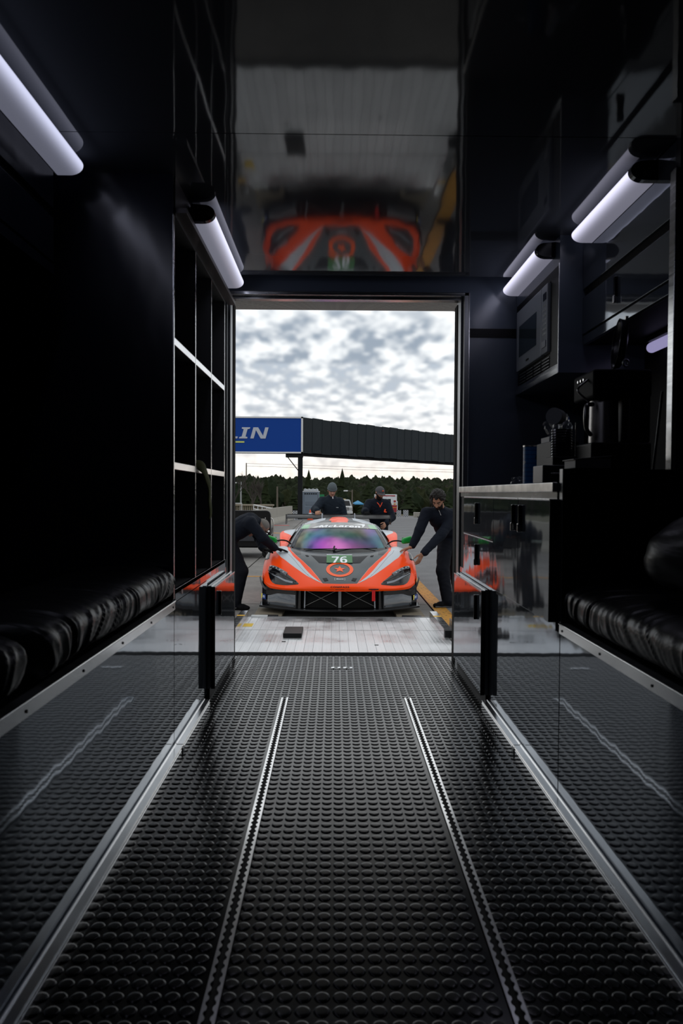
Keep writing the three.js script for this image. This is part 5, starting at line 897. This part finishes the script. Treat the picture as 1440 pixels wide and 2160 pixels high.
{ // black pit cart behind the stooping man
  const o = thing('pit_cart', 'black pit cart with rounded back panel behind the stooping man', 'cart', [-2.42, GY, -17.6]);
  const sh = new THREE.Shape(); sh.moveTo(-0.85, 0.3); sh.lineTo(0.86, 0.3); sh.lineTo(0.86, 1.04); sh.quadraticCurveTo(0.86, 1.15, 0.75, 1.15); sh.lineTo(-0.75, 1.15); sh.quadraticCurveTo(-0.86, 1.15, -0.86, 1.04);
  const g = new THREE.ExtrudeGeometry(sh, { depth: 0.1, bevelEnabled: true, bevelSize: 0.015, bevelThickness: 0.015, bevelSegments: 3 }); g.translate(0, 0, -0.1); obj('back_panel', g, std([0.007, 0.007, 0.008], 0.35, 0, { specularIntensity: 0.3 }), o);
  obj('body', bx(-0.8, 0.8, 0.25, 0.72, -0.1, -1.7, 0.05), M.black, o); obj('side_plate', bx(0.1, 0.7, 0.42, 0.66, 0.02, 0.06, 0.01), std([0.04, 0.042, 0.05], 0.35, 0.6), o);
  for (const s of [-1, 1]) for (const z of [-0.3, -1.4]) { const w = new THREE.Group(); w.name = 'wheel'; w.position.set(s * 0.72, 0.24, z); o.add(w); const t = new THREE.TorusGeometry(0.17, 0.07, 10, 24); t.rotateY(Math.PI / 2); obj('tyre', t, P_.tyre, w); obj('rim', cyl(0.12, 0.12, 0.1, 0, 0, 0, 'x', 16), P_.rim, w); }
  for (const [x, y] of [[0.8, 0.98], [0.8, 0.9], [0.84, 0.78]]) obj('bolt', new THREE.SphereGeometry(0.014, 10, 8).translate(x - 0.05, y, 0.025), M.chrome, o);
  obj('lamp_cluster', [new THREE.SphereGeometry(0.035, 12, 8).translate(0.8, 0.74, 0.04), new THREE.SphereGeometry(0.03, 12, 8).translate(0.83, 0.66, 0.04), new THREE.SphereGeometry(0.025, 12, 8).translate(0.79, 0.6, 0.04)], M.chrome, o);
  obj('grab_rail', tube([[0.87, 0.98, -0.05], [0.92, 0.95, -0.05], [0.92, 0.6, -0.05], [0.87, 0.57, -0.05]], 0.014), M.steel, o);
}
{ // portable toilet
  const y = slope(50), o = thing('portable_toilet', 'grey-blue portable toilet with white roof beside the gantry post', 'toilet', [-1.63, y, -50]);
  const gb = std([0.13, 0.165, 0.21], 0.6), lt = std([0.16, 0.2, 0.25], 0.6);
  obj('cabin', bx(-0.58, 0.58, 0, 1.86, 0, -1.15, 0.04), gb, o); obj('roof', [bx(-0.6, 0.6, 1.86, 1.93, 0.02, -1.17, 0.03), bx(-0.5, 0.5, 1.93, 2.06, -0.05, -1.1, 0.05), ...[0, 1, 2, 3].map((k) => bx(-0.45 + k * 0.27, -0.36 + k * 0.27, 2.0, 2.1, -0.02, -1.1, 0.02))], std([0.55, 0.58, 0.62], 0.5), o);
  const d = obj('door', bx(-0.46, 0.46, 0.06, 1.66, 0.02, 0, 0.01), lt, o); obj('moulding', [bx(-0.36, 0.36, 0.95, 1.2, 0.045, 0.02, 0.02), bx(-0.36, 0.36, 0.25, 0.85, 0.045, 0.02, 0.02)], gb, d);
  for (let k = 0; k < 6; k++) obj('vent_slot', bx(-0.44 + k * 0.15, -0.34 + k * 0.15, 1.7, 1.78, 0.012, -0.01), M.black, o);
  obj('corner_post', [bx(-0.6, -0.5, 0, 1.87, 0.03, -0.05, 0.02), bx(0.5, 0.6, 0, 1.87, 0.03, -0.05, 0.02)], lt, o); obj('skid', bx(-0.6, 0.6, -0.05, 0.04, 0.03, -1.2), M.black, o);
}
{ const y = slope(44), o = thing('traffic_cone', 'orange traffic cone with white collar in front of the toilet', 'cone', [-1.47, y, -44]); obj('cone_body', cyl(0.03, 0.16, 0.6, 0, 0.33, 0, 'y', 20), std('#d9440f', 0.6), o); obj('collar', cyl(0.082, 0.108, 0.14, 0, 0.37, 0, 'y', 20), cMat.white, o); obj('foot', bx(-0.2, 0.2, 0, 0.04, -0.2, 0.2, 0.02), std('#b8390d', 0.7), o); }
{ const y = slope(62), o = thing('green_sign', 'small green signboard between toilet and man in beanie', 'sign', [-1.22, y, -62]); obj('board', bx(-0.35, 0.35, 1.55, 1.98, 0, -0.04, 0.01), std('#0b7a48', 0.5), o); obj('post', bar([0, 0, -0.06], [0, 1.6, -0.06], 0.035), cMat.galv, o); }
{ // pickup truck seen from the front
  const y = slope(75), o = thing('pickup_truck', 'white pickup truck parked facing the camera behind the two standing men', 'truck', [0.9, y, -75]);
  const wp = std([0.55, 0.56, 0.57], 0.3, 0, { clearcoat: 0.6 }), dk = std([0.02, 0.022, 0.025], 0.2);
  obj('hood', bx(-0.95, 0.95, 0.55, 1.08, 0, -1.3, 0.1), wp, o); obj('cab', extrudeZ([[-0.9, 1.05], [0.9, 1.05], [0.72, 1.68], [0.62, 1.73], [-0.62, 1.73], [-0.72, 1.68]], 1.8, 0.03).translate(0, 0, -3.1), wp, o);
  obj('windscreen', extrudeZ([[-0.8, 1.1], [0.8, 1.1], [0.65, 1.62], [-0.65, 1.62]], 0.03).translate(0, 0, -1.29), dk, o);
  obj('bumper', bx(-1.0, 1.0, 0.3, 0.56, 0.1, -0.2, 0.06), wp, o); const gr = obj('grille', bx(-0.6, 0.6, 0.66, 0.98, 0.03, -0.02, 0.02), dk, o); for (let k = 0; k < 3; k++) obj('grille_bar', bx(-0.58, 0.58, 0.70 + k * 0.1, 0.73 + k * 0.1, 0.05, 0.02, 0.01), M.chrome, gr);
  for (const s of [-1, 1]) { obj('headlight', bx(s * 0.62, s * 0.92, 0.72, 0.95, 0.03, -0.1, 0.03), std([0.5, 0.5, 0.5], 0.1, 0.5), o); obj('mirror', bx(s * 1.0, s * 1.22, 1.15, 1.34, -1.35, -1.45, 0.03), dk, o); for (const z of [-0.6, -3.6]) obj('wheel', cyl(0.38, 0.38, 0.26, s * 0.85, 0.36, z, 'x', 24), P_.tyre, o); }
  obj('bed', bx(-0.95, 0.95, 0.55, 1.1, -3.1, -4.8, 0.04), wp, o); obj('roof_beacon', bx(-0.3, 0.3, 1.76, 1.84, -2.0, -2.2, 0.03), std([0.5, 0.4, 0.2], 0.4), o);
}
function cblock(x, d, w, h, label) { const o = thing('concrete_block', label, 'block', [x, slope(d), -d], 'concrete barrier blocks'); obj('block', bx(-w / 2, w / 2, 0, h, 0.4, -0.4, 0.03), cMat.concrete, o); obj('lifting_slot', bx(-0.1, 0.1, 0, 0.08, 0.405, 0.39), M.black, o); }
cblock(0.87, 60, 0.9, 0.42, 'concrete barrier block in front of the white pickup truck'); cblock(8.05, 70, 0.75, 0.5, 'concrete barrier block near the bearded man with curly hair');
{ const d = 90, y = slope(d), o = thing('canopy_tent', 'blue pop-up canopy tent between the two standing men', 'tent', [2.9, y, -d]); const g = new THREE.ConeGeometry(1.05, 0.42, 4); g.rotateY(Math.PI / 4); g.translate(0, 1.72, 0); obj('canopy', g, std([0.03, 0.22, 0.42], 0.6), o); obj('valance', bx(-0.74, 0.74, 1.4, 1.52, -0.74, 0.74), std([0.025, 0.19, 0.38], 0.6), o); for (const [a, b] of [[-1, -1], [1, -1], [-1, 1], [1, 1]]) obj('leg', bar([a * 0.72, 0, b * 0.72], [a * 0.72, 1.5, b * 0.72], 0.04, 6), cMat.galv, o); }
{ // ambulance seen from behind
  const d = 83, y = slope(d), o = thing('ambulance', 'white and red ambulance seen from behind next to the man in cap', 'ambulance', [5.95, y, -d]);
  const wp = std([0.62, 0.64, 0.67], 0.35), red = std([0.28, 0.012, 0.02], 0.4), dk = M.black;
  obj('box_body', bx(-1.2, 1.2, 0.45, 2.52, 0, -3.6, 0.05), wp, o); obj('red_band', bx(-1.21, 1.21, 0.95, 1.3, 0.01, -3.5), red, o); obj('red_panel', bx(0.7, 1.2, 0.5, 0.95, 0.015, -0.02), red, o); obj('red_panel', bx(-1.2, -0.7, 0.5, 0.95, 0.015, -0.02), red, o);
  obj('yellow_stripe', bx(-1.2, 1.2, 1.0, 1.06, 0.02, 0), std('#c79a2a', 0.5), o);
  for (const s of [-1, 1]) { const dr = obj('rear_door', bx(s * 0.02, s * 0.62, 0.55, 2.3, 0.03, 0), wp, o); obj('window', bx(s * 0.15, s * 0.5, 1.5, 2.0, 0.05, 0.02, 0.01), dk, dr); obj('handle', bx(s * 0.05, s * 0.1, 1.1, 1.3, 0.06, 0.03), M.chrome, dr); obj('tail_light', bx(s * 0.82, s * 1.08, 1.62, 1.85, 0.04, 0, 0.03), std([0.3, 0.01, 0.01], 0.3), o); obj('amber_light', bx(s * 0.82, s * 1.08, 1.35, 1.5, 0.04, 0, 0.03), std([0.55, 0.22, 0.02], 0.3), o); obj('wheel', cyl(0.4, 0.4, 0.3, s * 0.95, 0.4, -0.9, 'x', 20), P_.tyre, o); }
  obj('badge', bx(-0.12, 0.12, 1.0, 1.2, 0.035, 0.01), std('#1c4a8a', 0.5), o); obj('light_bar', bx(-1.0, 1.0, 2.3, 2.42, 0.05, 0, 0.02), red, o); obj('bumper', bx(-1.1, 1.1, 0.32, 0.48, 0.15, -0.1, 0.03), dk, o);
  const cd = obj('open_door', bx(1.25, 1.62, 0.5, 1.7, -3.7, -3.8, 0.05), wp, o); obj('glass', bx(1.29, 1.56, 1.1, 1.6, -3.69, -3.68), std([0.1, 0.2, 0.2], 0.15), cd);
}
function barrel(x, d, r, h, label) { const t = canvasTex(256, 128, (g, W, H) => { for (let i = 0; i < 16; i++) for (let j = 0; j < 8; j++) { g.fillStyle = (i + j) % 2 ? '#d6dae0' : '#16181c'; g.fillRect(i * 16, j * 16, 16, 16); } }); const o = thing('checkered_barrel', label, 'barrel', [x, slope(d), -d], 'checkered barrels'); obj('drum', cyl(r, r, h, 0, h / 2, 0, 'y', 28), std([0.8, 0.8, 0.8], 0.6, 0, { map: t }), o); obj('lid', cyl(r * 0.96, r, 0.03, 0, h + 0.015, 0, 'y', 28), M.black, o); }
barrel(-2.52, 46, 0.18, 0.56, 'small black and white checkered barrel beside the gantry post'); barrel(7.68, 78, 0.28, 0.72, 'black and white checkered barrel standing alone on the asphalt'); barrel(7.2, 81, 0.26, 0.7, 'black and white checkered barrel close behind the open ambulance door'); barrel(5.42, 31, 0.3, 0.76, 'black and white checkered barrel at the edge of the doorway'); 
function pole(x, d, top, r, m, lamp, label) { const y = slope(d), o = thing('utility_pole', label, 'pole', [x, y, -d], 'poles before the trees'); obj('shaft', cyl(r * 0.7, r, top - y, 0, (top - y) / 2, 0, 'y', 10), m, o); if (lamp) { obj('bracket', bar([0, top - y - 0.2, 0], [-0.6, top - y - 0.1, 0], 0.04, 6), m, o); obj('lamp_head', bx(-1.0, -0.5, top - y - 0.2, top - y - 0.05, -0.15, 0.15, 0.05), cMat.white, o); } }
pole(-10.3, 80, 2.1, 0.1, cMat.galv, true, 'grey lamp pole in front of the bare trees'); pole(-6.3, 80, 1.6, 0.12, cMat.wood, false, 'plain wooden pole between bare trees and gantry post'); pole(2.05, 84, 1.3, 0.1, cMat.wood, true, 'wooden lamp pole beside the blue canopy tent'); pole(8.05, 46, 2.2, 0.16, std([0.2, 0.22, 0.2], 0.8), false, 'thick grey-green pole at the edge of the doorway');
{ const o = thing('power_line', 'pair of thin power cables above the distant trees', 'cable'); for (const dy of [0, 0.5]) obj('cable', tube([[-17, 6.0 + dy, -140], [-8, 5.8 + dy, -140], [5, 5.4 + dy, -140], [26, 5.0 + dy, -140]], 0.025, 20, 4), M.black, o); for (const [x, y] of [[-17, 6.6], [26, 5.6]]) obj('end_post', cyl(0.1, 0.14, y + 3, x, (y - 3) / 2, -140, 'y', 8), cMat.wood, o); }
// ---------------------------------------------------------------- hill and trees
{
  const hill = grid(90, 20, (u, v) => { const d = lerp(112, 420, v), x = lerp(-320, 320, u); return [x, -2.6 + 7.2 * sstep(0.05, 0.85, v) * (0.85 + 0.25 * fbm(u * 5, 3, 3)) - 0.2, -d]; });
  struct('hill', hill, std([0.022, 0.02, 0.015], 1), 'dark wooded hillside rising beyond the race track');
  const hillY = (x, d) => { const v = (d - 112) / 308, u = (x + 320) / 640; return v < 0 ? -2.3 : -2.6 + 7.2 * sstep(0.05, 0.85, v) * (0.85 + 0.25 * fbm(u * 5, 3, 3)) - 0.2; };
  const conifer = (seed) => { // irregular tiers of drooping boughs
    const parts = []; for (let k = 0; k < 9; k++) { const t = k / 9, y0 = 0.1 + t * 0.8, r = 0.24 * Math.pow(1 - t, 0.8) * (0.75 + 0.5 * hash2(seed, k)), n = 11; const pos = [], idx = []; for (let i = 0; i < n; i++) { const a = i / n * Math.PI * 2 + hash2(k, seed) * 3, q = r * (0.55 + 0.7 * hash2(i + 31 * k, seed)); pos.push(Math.cos(a) * q, y0 - 0.03 * hash2(i, k + seed), Math.sin(a) * q); } pos.push(0.01 * (hash2(k, 4) - 0.5), y0 + 0.2, 0); pos.push(0, y0 + 0.02, 0); for (let i = 0; i < n; i++) idx.push((i + 1) % n, i, n, i, (i + 1) % n, n + 1); const g = new THREE.BufferGeometry(); g.setAttribute('position', new THREE.Float32BufferAttribute(pos, 3)); g.setIndex(idx); const ng = g.toNonIndexed(); ng.computeVertexNormals(); parts.push(ng); } return mg(parts); };
  const bare = (seed, depth) => { const parts = []; let sd = seed; const r1 = () => { sd = (sd * 16807 + 7) % 2147483647; return sd / 2147483647; }; const grow = (p, dir, len, r, lv) => { const e = p.clone().addScaledVector(dir, len); const c = new THREE.CylinderGeometry(r * 0.65, r, len, 4, 1, true); c.applyQuaternion(new THREE.Quaternion().setFromUnitVectors(new THREE.Vector3(0, 1, 0), dir)); c.translate((p.x + e.x) / 2, (p.y + e.y) / 2, (p.z + e.z) / 2); parts.push(c); if (lv >= depth) return; const n = lv === 0 ? 4 : 3; for (let k = 0; k < n; k++) { const nd = dir.clone().add(new THREE.Vector3(r1() - 0.5, 0.25 * r1(), r1() - 0.5).multiplyScalar(1.15)).normalize(); grow(p.clone().addScaledVector(dir, len * (k === 0 ? 1 : 0.45 + 0.5 * r1())), nd, len * (0.58 + 0.2 * r1()), r * 0.6, lv + 1); } }; grow(new THREE.Vector3(0, 0, 0), new THREE.Vector3(0.03, 1, 0).normalize(), 0.3, 0.022, 0); return mg(parts); };
  const round = (seed) => { const g = new THREE.IcosahedronGeometry(1, 3), q = g.attributes.position; for (let i = 0; i < q.count; i++) { const x = q.getX(i), y = q.getY(i), z = q.getZ(i), k = 0.6 + 0.8 * fbm(x * 2.4 + seed * 7, y * 2.6 + z * 2.2, 3), t = 1 - 0.45 * Math.max(0, y); q.setXYZ(i, x * 0.24 * k * t, 0.52 + y * 0.46 * k, z * 0.24 * k * t); } g.computeVertexNormals(); return g; };
  const cons = [conifer(1), round(2), round(3)], greens = [[0.016, 0.022, 0.010], [0.012, 0.018, 0.009], [0.022, 0.026, 0.012]].map((c) => dbl(std(c, 0.95, 0, { specularIntensity: 0.1 }))), bark = std([0.05, 0.042, 0.036], 0.95), twig = std([0.055, 0.046, 0.042], 0.95);
  const trunkG = cyl(0.008, 0.02, 0.4, 0, 0.2, 0, 'y', 6);
  seedState = 99;
  const names = ['dark conifer in the tree line behind the pit lane'];
  for (let k = 0; k < 33; k++) { const d = [97, 105, 113][k % 3] + rr(-0.8, 0.8), x = lerp(-27, 29, (k + 0.5 + 0.3 * rnd()) / 33), o = thing('conifer', names[0], 'tree', [x, slope(Math.min(d, 108)) - 0.2, -d], 'conifers of the tree line'); const h = rr(3.6, 5.2) * (Math.abs(x) < 4 ? 0.92 : 1); const a = new THREE.Mesh(cons[k % 3], greens[k % 3]); a.name = 'boughs'; a.scale.set(h * 1.5, h, h * 1.5); a.rotation.y = rr(0, 6); a.castShadow = true; o.add(a); const b = new THREE.Mesh(trunkG, bark); b.name = 'trunk'; b.scale.setScalar(h); o.add(b); }
  const tall = [[-3.9, 109, 7.0, 'tall ragged pine rising just past the gantry post'], [1.13, 109, 7.2, 'tallest pine standing out above the ridge behind the beanie man'], [-11, 90, 5.4, 'small pine left of the gantry bracket, among bare trees'], [-8.3, 88, 5.4, 'thin pine top between bare trees and gantry bracket']];
  for (const [x, d, h, l] of tall) { const o = thing('pine_tree', l, 'tree', [x, slope(105) - 0.3, -d]); const a = new THREE.Mesh(cons[0], greens[0]); a.name = 'boughs'; a.scale.set(h * 1.0, h, h * 1.0); o.add(a); const b = new THREE.Mesh(trunkG, bark); b.name = 'trunk'; b.scale.setScalar(h); o.add(b); }
  const bares = [bare(11, 5), bare(23, 5), bare(37, 5)];
  [[-9.6, 69, 5.6, 'bare leafless tree nearest the open shelving'], [-8.3, 73, 5.3, 'bare spreading tree in the middle of the three leafless trees'], [-7.0, 69, 4.6, 'bare leafless tree closest to the gantry bracket']].forEach(([x, d, h, l], i) => { const o = thing('bare_tree', l, 'tree', [x, slope(d), -d], 'leafless trees'); const m = new THREE.Mesh(bares[i], bark); m.name = 'branches'; m.scale.set(h * 0.95, h, h * 0.95); o.add(m); });
  // uncountable woodland on the hill
  const inst = (name, geo, mat, n, f, label, cat) => { const im = new THREE.InstancedMesh(geo, mat, n); im.name = name; im.userData = { kind: 'stuff', label, category: cat }; const M4 = new THREE.Matrix4(), q = new THREE.Quaternion(), c = new THREE.Color(); for (let i = 0; i < n; i++) { const [x, y, z, sx, sy, col] = f(i); q.setFromAxisAngle(new THREE.Vector3(0, 1, 0), rnd() * 6); im.setMatrixAt(i, M4.compose(new THREE.Vector3(x, y, z), q, new THREE.Vector3(sx, sy, sx))); im.setColorAt(i, c.setRGB(...col)); } scene.add(im); };
  for (let v = 0; v < 3; v++) inst('forest_' + ['spruce', 'pine', 'fir'][v], cons[v], dbl(std([1, 1, 1], 0.95, 0, { specularIntensity: 0.1 })), 900, (i) => { const d = rr(118, 330), x = (i < 520 ? rr(-0.3, 0.3) : rr(-0.9, 0.9)) * d * 1.15, h = rr(2.0, 4.4) + d * 0.004, k = rr(0.7, 1.4); return [x, hillY(x, d) - 0.3, -d, h * rr(1.5, 2.6), h, [0.016 * k, 0.021 * k, 0.011 * k]]; }, 'dense dark evergreen forest covering the hillside, ' + ['spruces', 'pines', 'firs'][v], 'forest');
  inst('bare_woodland', bare(51, 4), std([1, 1, 1], 0.95, 0, { specularIntensity: 0.1 }), 1500, () => { const d = rr(112, 320), right = rnd() < 0.75, x = (right ? rr(0.03, 0.3) : rr(-0.3, 0.0)) * d * 1.1, h = rr(3.0, 5.0) + d * 0.004, k = rr(0.7, 1.35); return [x, hillY(x, d) - 0.3, -d, h * 1.3, h, [0.062 * k, 0.05 * k, 0.046 * k]]; }, 'brown leafless woodland mixed into the hillside forest', 'forest');
}
// ================================================================ things on the kitchenette counter
const CT = 0.956;
{ // printed paper canister
  const t = canvasTex(512, 512, (g, W, H) => { g.fillStyle = '#15609c'; g.fillRect(0, 0, W, H); g.fillStyle = '#104a80'; for (let k = 0; k < 9; k++) g.fillRect(0, H * (0.08 + k * 0.11), W, 14); for (const x of [0.15, 0.65]) { g.fillStyle = '#141f38'; g.beginPath(); g.ellipse(W * x, H * 0.28, 60, 45, 0, 0, 7); g.fill(); g.fillStyle = '#8a9aa8'; g.beginPath(); g.ellipse(W * (x + 0.06), H * 0.42, 75, 28, -0.3, 0, 7); g.fill(); g.beginPath(); g.ellipse(W * (x + 0.02), H * 0.58, 60, 22, 0.3, 0, 7); g.fill(); } });
  const o = thing('canister', 'blue printed cylindrical canister standing on the counter', 'canister', [0.868, CT, -3.2]); obj('tube_body', cyl(0.036, 0.036, 0.172, 0, 0.086, 0, 'y', 36), std([1, 1, 1], 0.35, 0, { map: t }), o); obj('rim', [cyl(0.0375, 0.0375, 0.006, 0, 0.175, 0, 'y', 36), cyl(0.037, 0.037, 0.004, 0, 0.002, 0, 'y', 36)], M.steel, o);
}
{ const o = thing('food_carton', 'narrow pale carton with green and red print next to the blue canister', 'carton', [0.905, CT, -3.08]); obj('carton_body', bx(-0.012, 0.012, 0, 0.205, -0.06, 0.06, 0.001), std([0.35, 0.35, 0.36], 0.5), o); obj('print', [bx(-0.0135, 0.0, 0.02, 0.13, 0.03, 0.0605)], std([0.02, 0.16, 0.06], 0.5), o); obj('red_band', bx(-0.0135, 0.0135, 0.138, 0.143, -0.0605, 0.0605), std([0.3, 0.02, 0.03], 0.5), o); }
function crumple(cx, cy, cz, r, label, seed, cat, name) { const g = new THREE.IcosahedronGeometry(1, 4), p = g.attributes.position; for (let i = 0; i < p.count; i++) { const x = p.getX(i), y = p.getY(i), z = p.getZ(i), n = fbm(x * 2.6 + seed, y * 2.6 + z * 2.1, 3), k = 0.55 + 0.9 * n; p.setXYZ(i, x * r[0] * k, Math.max(-0.98, y) * r[1] * k, z * r[2] * k); } const q = g.toNonIndexed ? g : g; q.computeVertexNormals(); q.translate(cx, cy, cz); const m = std([0.9, 0.92, 0.95], 0.06, 0, { transmission: 0.96, ior: 1.35, thickness: 0, flatShading: true, side: THREE.DoubleSide }); tag(obj(name, q, m), label, cat); }
crumple(0.835, CT + 0.022, -3.3, [0.03, 0.022, 0.035], 'scrap of clear crumpled wrap on the counter before the blue canister', 4, 'wrap', 'plastic_wrap');
crumple(0.89, CT + 0.24, -2.90, [0.05, 0.06, 0.07], 'crumpled clear plastic bag on top of the black coffee pod box', 9, 'bag', 'plastic_bag');
{ // black coffee pod box under the bag
  const o = thing('pod_box', 'black box under the clear plastic bag on the counter', 'box', [0.89, CT, -2.90]); obj('box_body', bx(-0.055, 0.055, 0, 0.17, -0.1, 0.1, 0.004), M.black, o); obj('latch', bx(-0.058, -0.054, 0.05, 0.1, 0.045, 0.06, 0.002), M.aluDark, o);
}
{ const o = thing('drawer_box', 'small grey drawer box with chrome pull on the counter edge', 'box', [0.74, CT, -2.45]); obj('case', bx(-0.045, 0.06, 0, 0.062, -0.09, 0.03, 0.004), std([0.06, 0.062, 0.066], 0.35, 0.5), o); obj('pull', bx(-0.02, 0.012, 0.03, 0.036, 0.03, 0.038, 0.002), M.chrome, o); }
{ const o = thing('stacked_lids', 'stack of ribbed black cup lids with white cup leaning on it', 'lids', [0.82, CT, -2.62]); for (let k = 0; k < 11; k++) obj('lid', cyl(0.036, 0.038, 0.006, 0, 0.1 + k * 0.0095, 0, 'y', 24), M.blackGloss, o); obj('holder', bx(-0.045, 0.045, 0, 0.098, -0.045, 0.045, 0.004), M.black, o); obj('holder_post', bar([0.04, 0.09, 0.03], [0.04, 0.22, 0.03], 0.002, 6), M.steel, o); const c = cyl(0.03, 0.026, 0.05, 0, 0, 0, 'z', 28); c.rotateY(-0.7); c.translate(-0.02, 0.245, 0.0); obj('paper_cup', c, std([0.3, 0.31, 0.32], 0.5), o); }
{ // coffee maker: black base and head, steel jug between
  const o = thing('coffee_maker', 'black coffee maker with brushed steel jug in the dark corner', 'coffee maker', [0.985, CT, -2.68]); obj('base', bx(-0.075, 0.14, 0, 0.15, -0.11, 0.11, 0.008), M.black, o); obj('jug', cyl(0.05, 0.053, 0.155, 0, 0.228, 0.02, 'y', 36), std([0.42, 0.4, 0.38], 0.3, 1), o); obj('jug_handle', tube([[-0.055, 0.29, 0.06], [-0.085, 0.28, 0.085], [-0.085, 0.2, 0.085], [-0.06, 0.18, 0.06]], 0.008), std([0.3, 0.29, 0.28], 0.3, 1), o); obj('back_column', bx(0.06, 0.14, 0.15, 0.32, -0.1, 0.1, 0.01), M.black, o); obj('head', bx(-0.07, 0.14, 0.31, 0.41, -0.11, 0.11, 0.012), std([0.004, 0.004, 0.005], 0.6, 0, { specularIntensity: 0.15 }), o); obj('spout_arm', tube([[-0.07, 0.38, 0.05], [-0.11, 0.34, 0.06], [-0.075, 0.3, 0.07]], 0.004), M.steel, o); for (let k = 0; k < 3; k++) obj('button', cyl(0.005, 0.005, 0.004, -0.072, 0.385, -0.05 + k * 0.03, 'x', 10), M.chrome, o); }
{ // dark pan propped on the coffee maker
  const o = thing('frying_pan', 'dark round pan standing on edge above the coffee maker', 'pan', [1.04, CT + 0.415, -2.62]); const d = new THREE.LatheGeometry([[0, 0], [0.075, 0], [0.085, 0.006], [0.09, 0.028], [0.086, 0.028], [0.08, 0.008], [0, 0.005]].map((p) => new THREE.Vector2(...p)), 40); d.rotateZ(Math.PI / 2 - 0.1); d.rotateY(-0.2); d.translate(0, 0.09, 0); obj('bowl', d, dbl(std([0.012, 0.012, 0.016], 0.25, 0.3)), o); obj('hanging_ring', new THREE.TorusGeometry(0.012, 0.004, 8, 20).rotateY(0.4).translate(-0.02, 0.012, 0.07), M.aluDark, o); obj('rim_clip', new THREE.BoxGeometry(0.01, 0.03, 0.01).translate(0, 0.172, 0.02), M.steel, o); }
{ // paper tray on the low partition
  const o = thing('paper_tray', 'grey tray of folded paper on top of the low partition', 'tray', [0.77, 0.996, -2.142]); obj('tray_body', bx(-0.075, 0.03, 0.0, 0.028, -0.05, 0.05, 0.002), std([0.09, 0.09, 0.095], 0.5), o); const l = bx(-0.078, 0.034, 0.031, 0.034, -0.052, 0.052, 0.001); l.rotateZ(0.09); obj('lid', l, std([0.11, 0.11, 0.115], 0.4), o); }
tag(obj('thin_rod', bar([1.205, 0.957, -2.75], [1.2, 1.3, -2.66], 0.005), M.aluDark), 'thin metal rod leaning beside the partition post', 'rod');
{ // under-cupboard light
  const o = thing('tube_light', 'dim violet tube light under the overhead cupboard, partly behind the post', 'light'); const m = new THREE.MeshStandardMaterial({ color: 0x555560, roughness: 0.4, emissive: new THREE.Color(0.5, 0.46, 0.8), emissiveIntensity: 0.42 });
  const g = new THREE.CapsuleGeometry(0.021, 0.5, 6, 18); g.rotateX(Math.PI / 2); g.translate(1.272, 1.512, -2.67); obj('lamp_tube', g, m, o); obj('lamp_base', bx(1.25, 1.296, 1.534, 1.553, -2.40, -2.94, 0.003), M.black, o);
  const l = new THREE.RectAreaLight(new THREE.Color(0.5, 0.46, 0.8), 0.25, 0.5, 0.04); l.position.set(1.27, 1.488, -2.67); l.lookAt(1.27, 0, -2.67); o.add(l);
}
renderer.render(scene, camera);
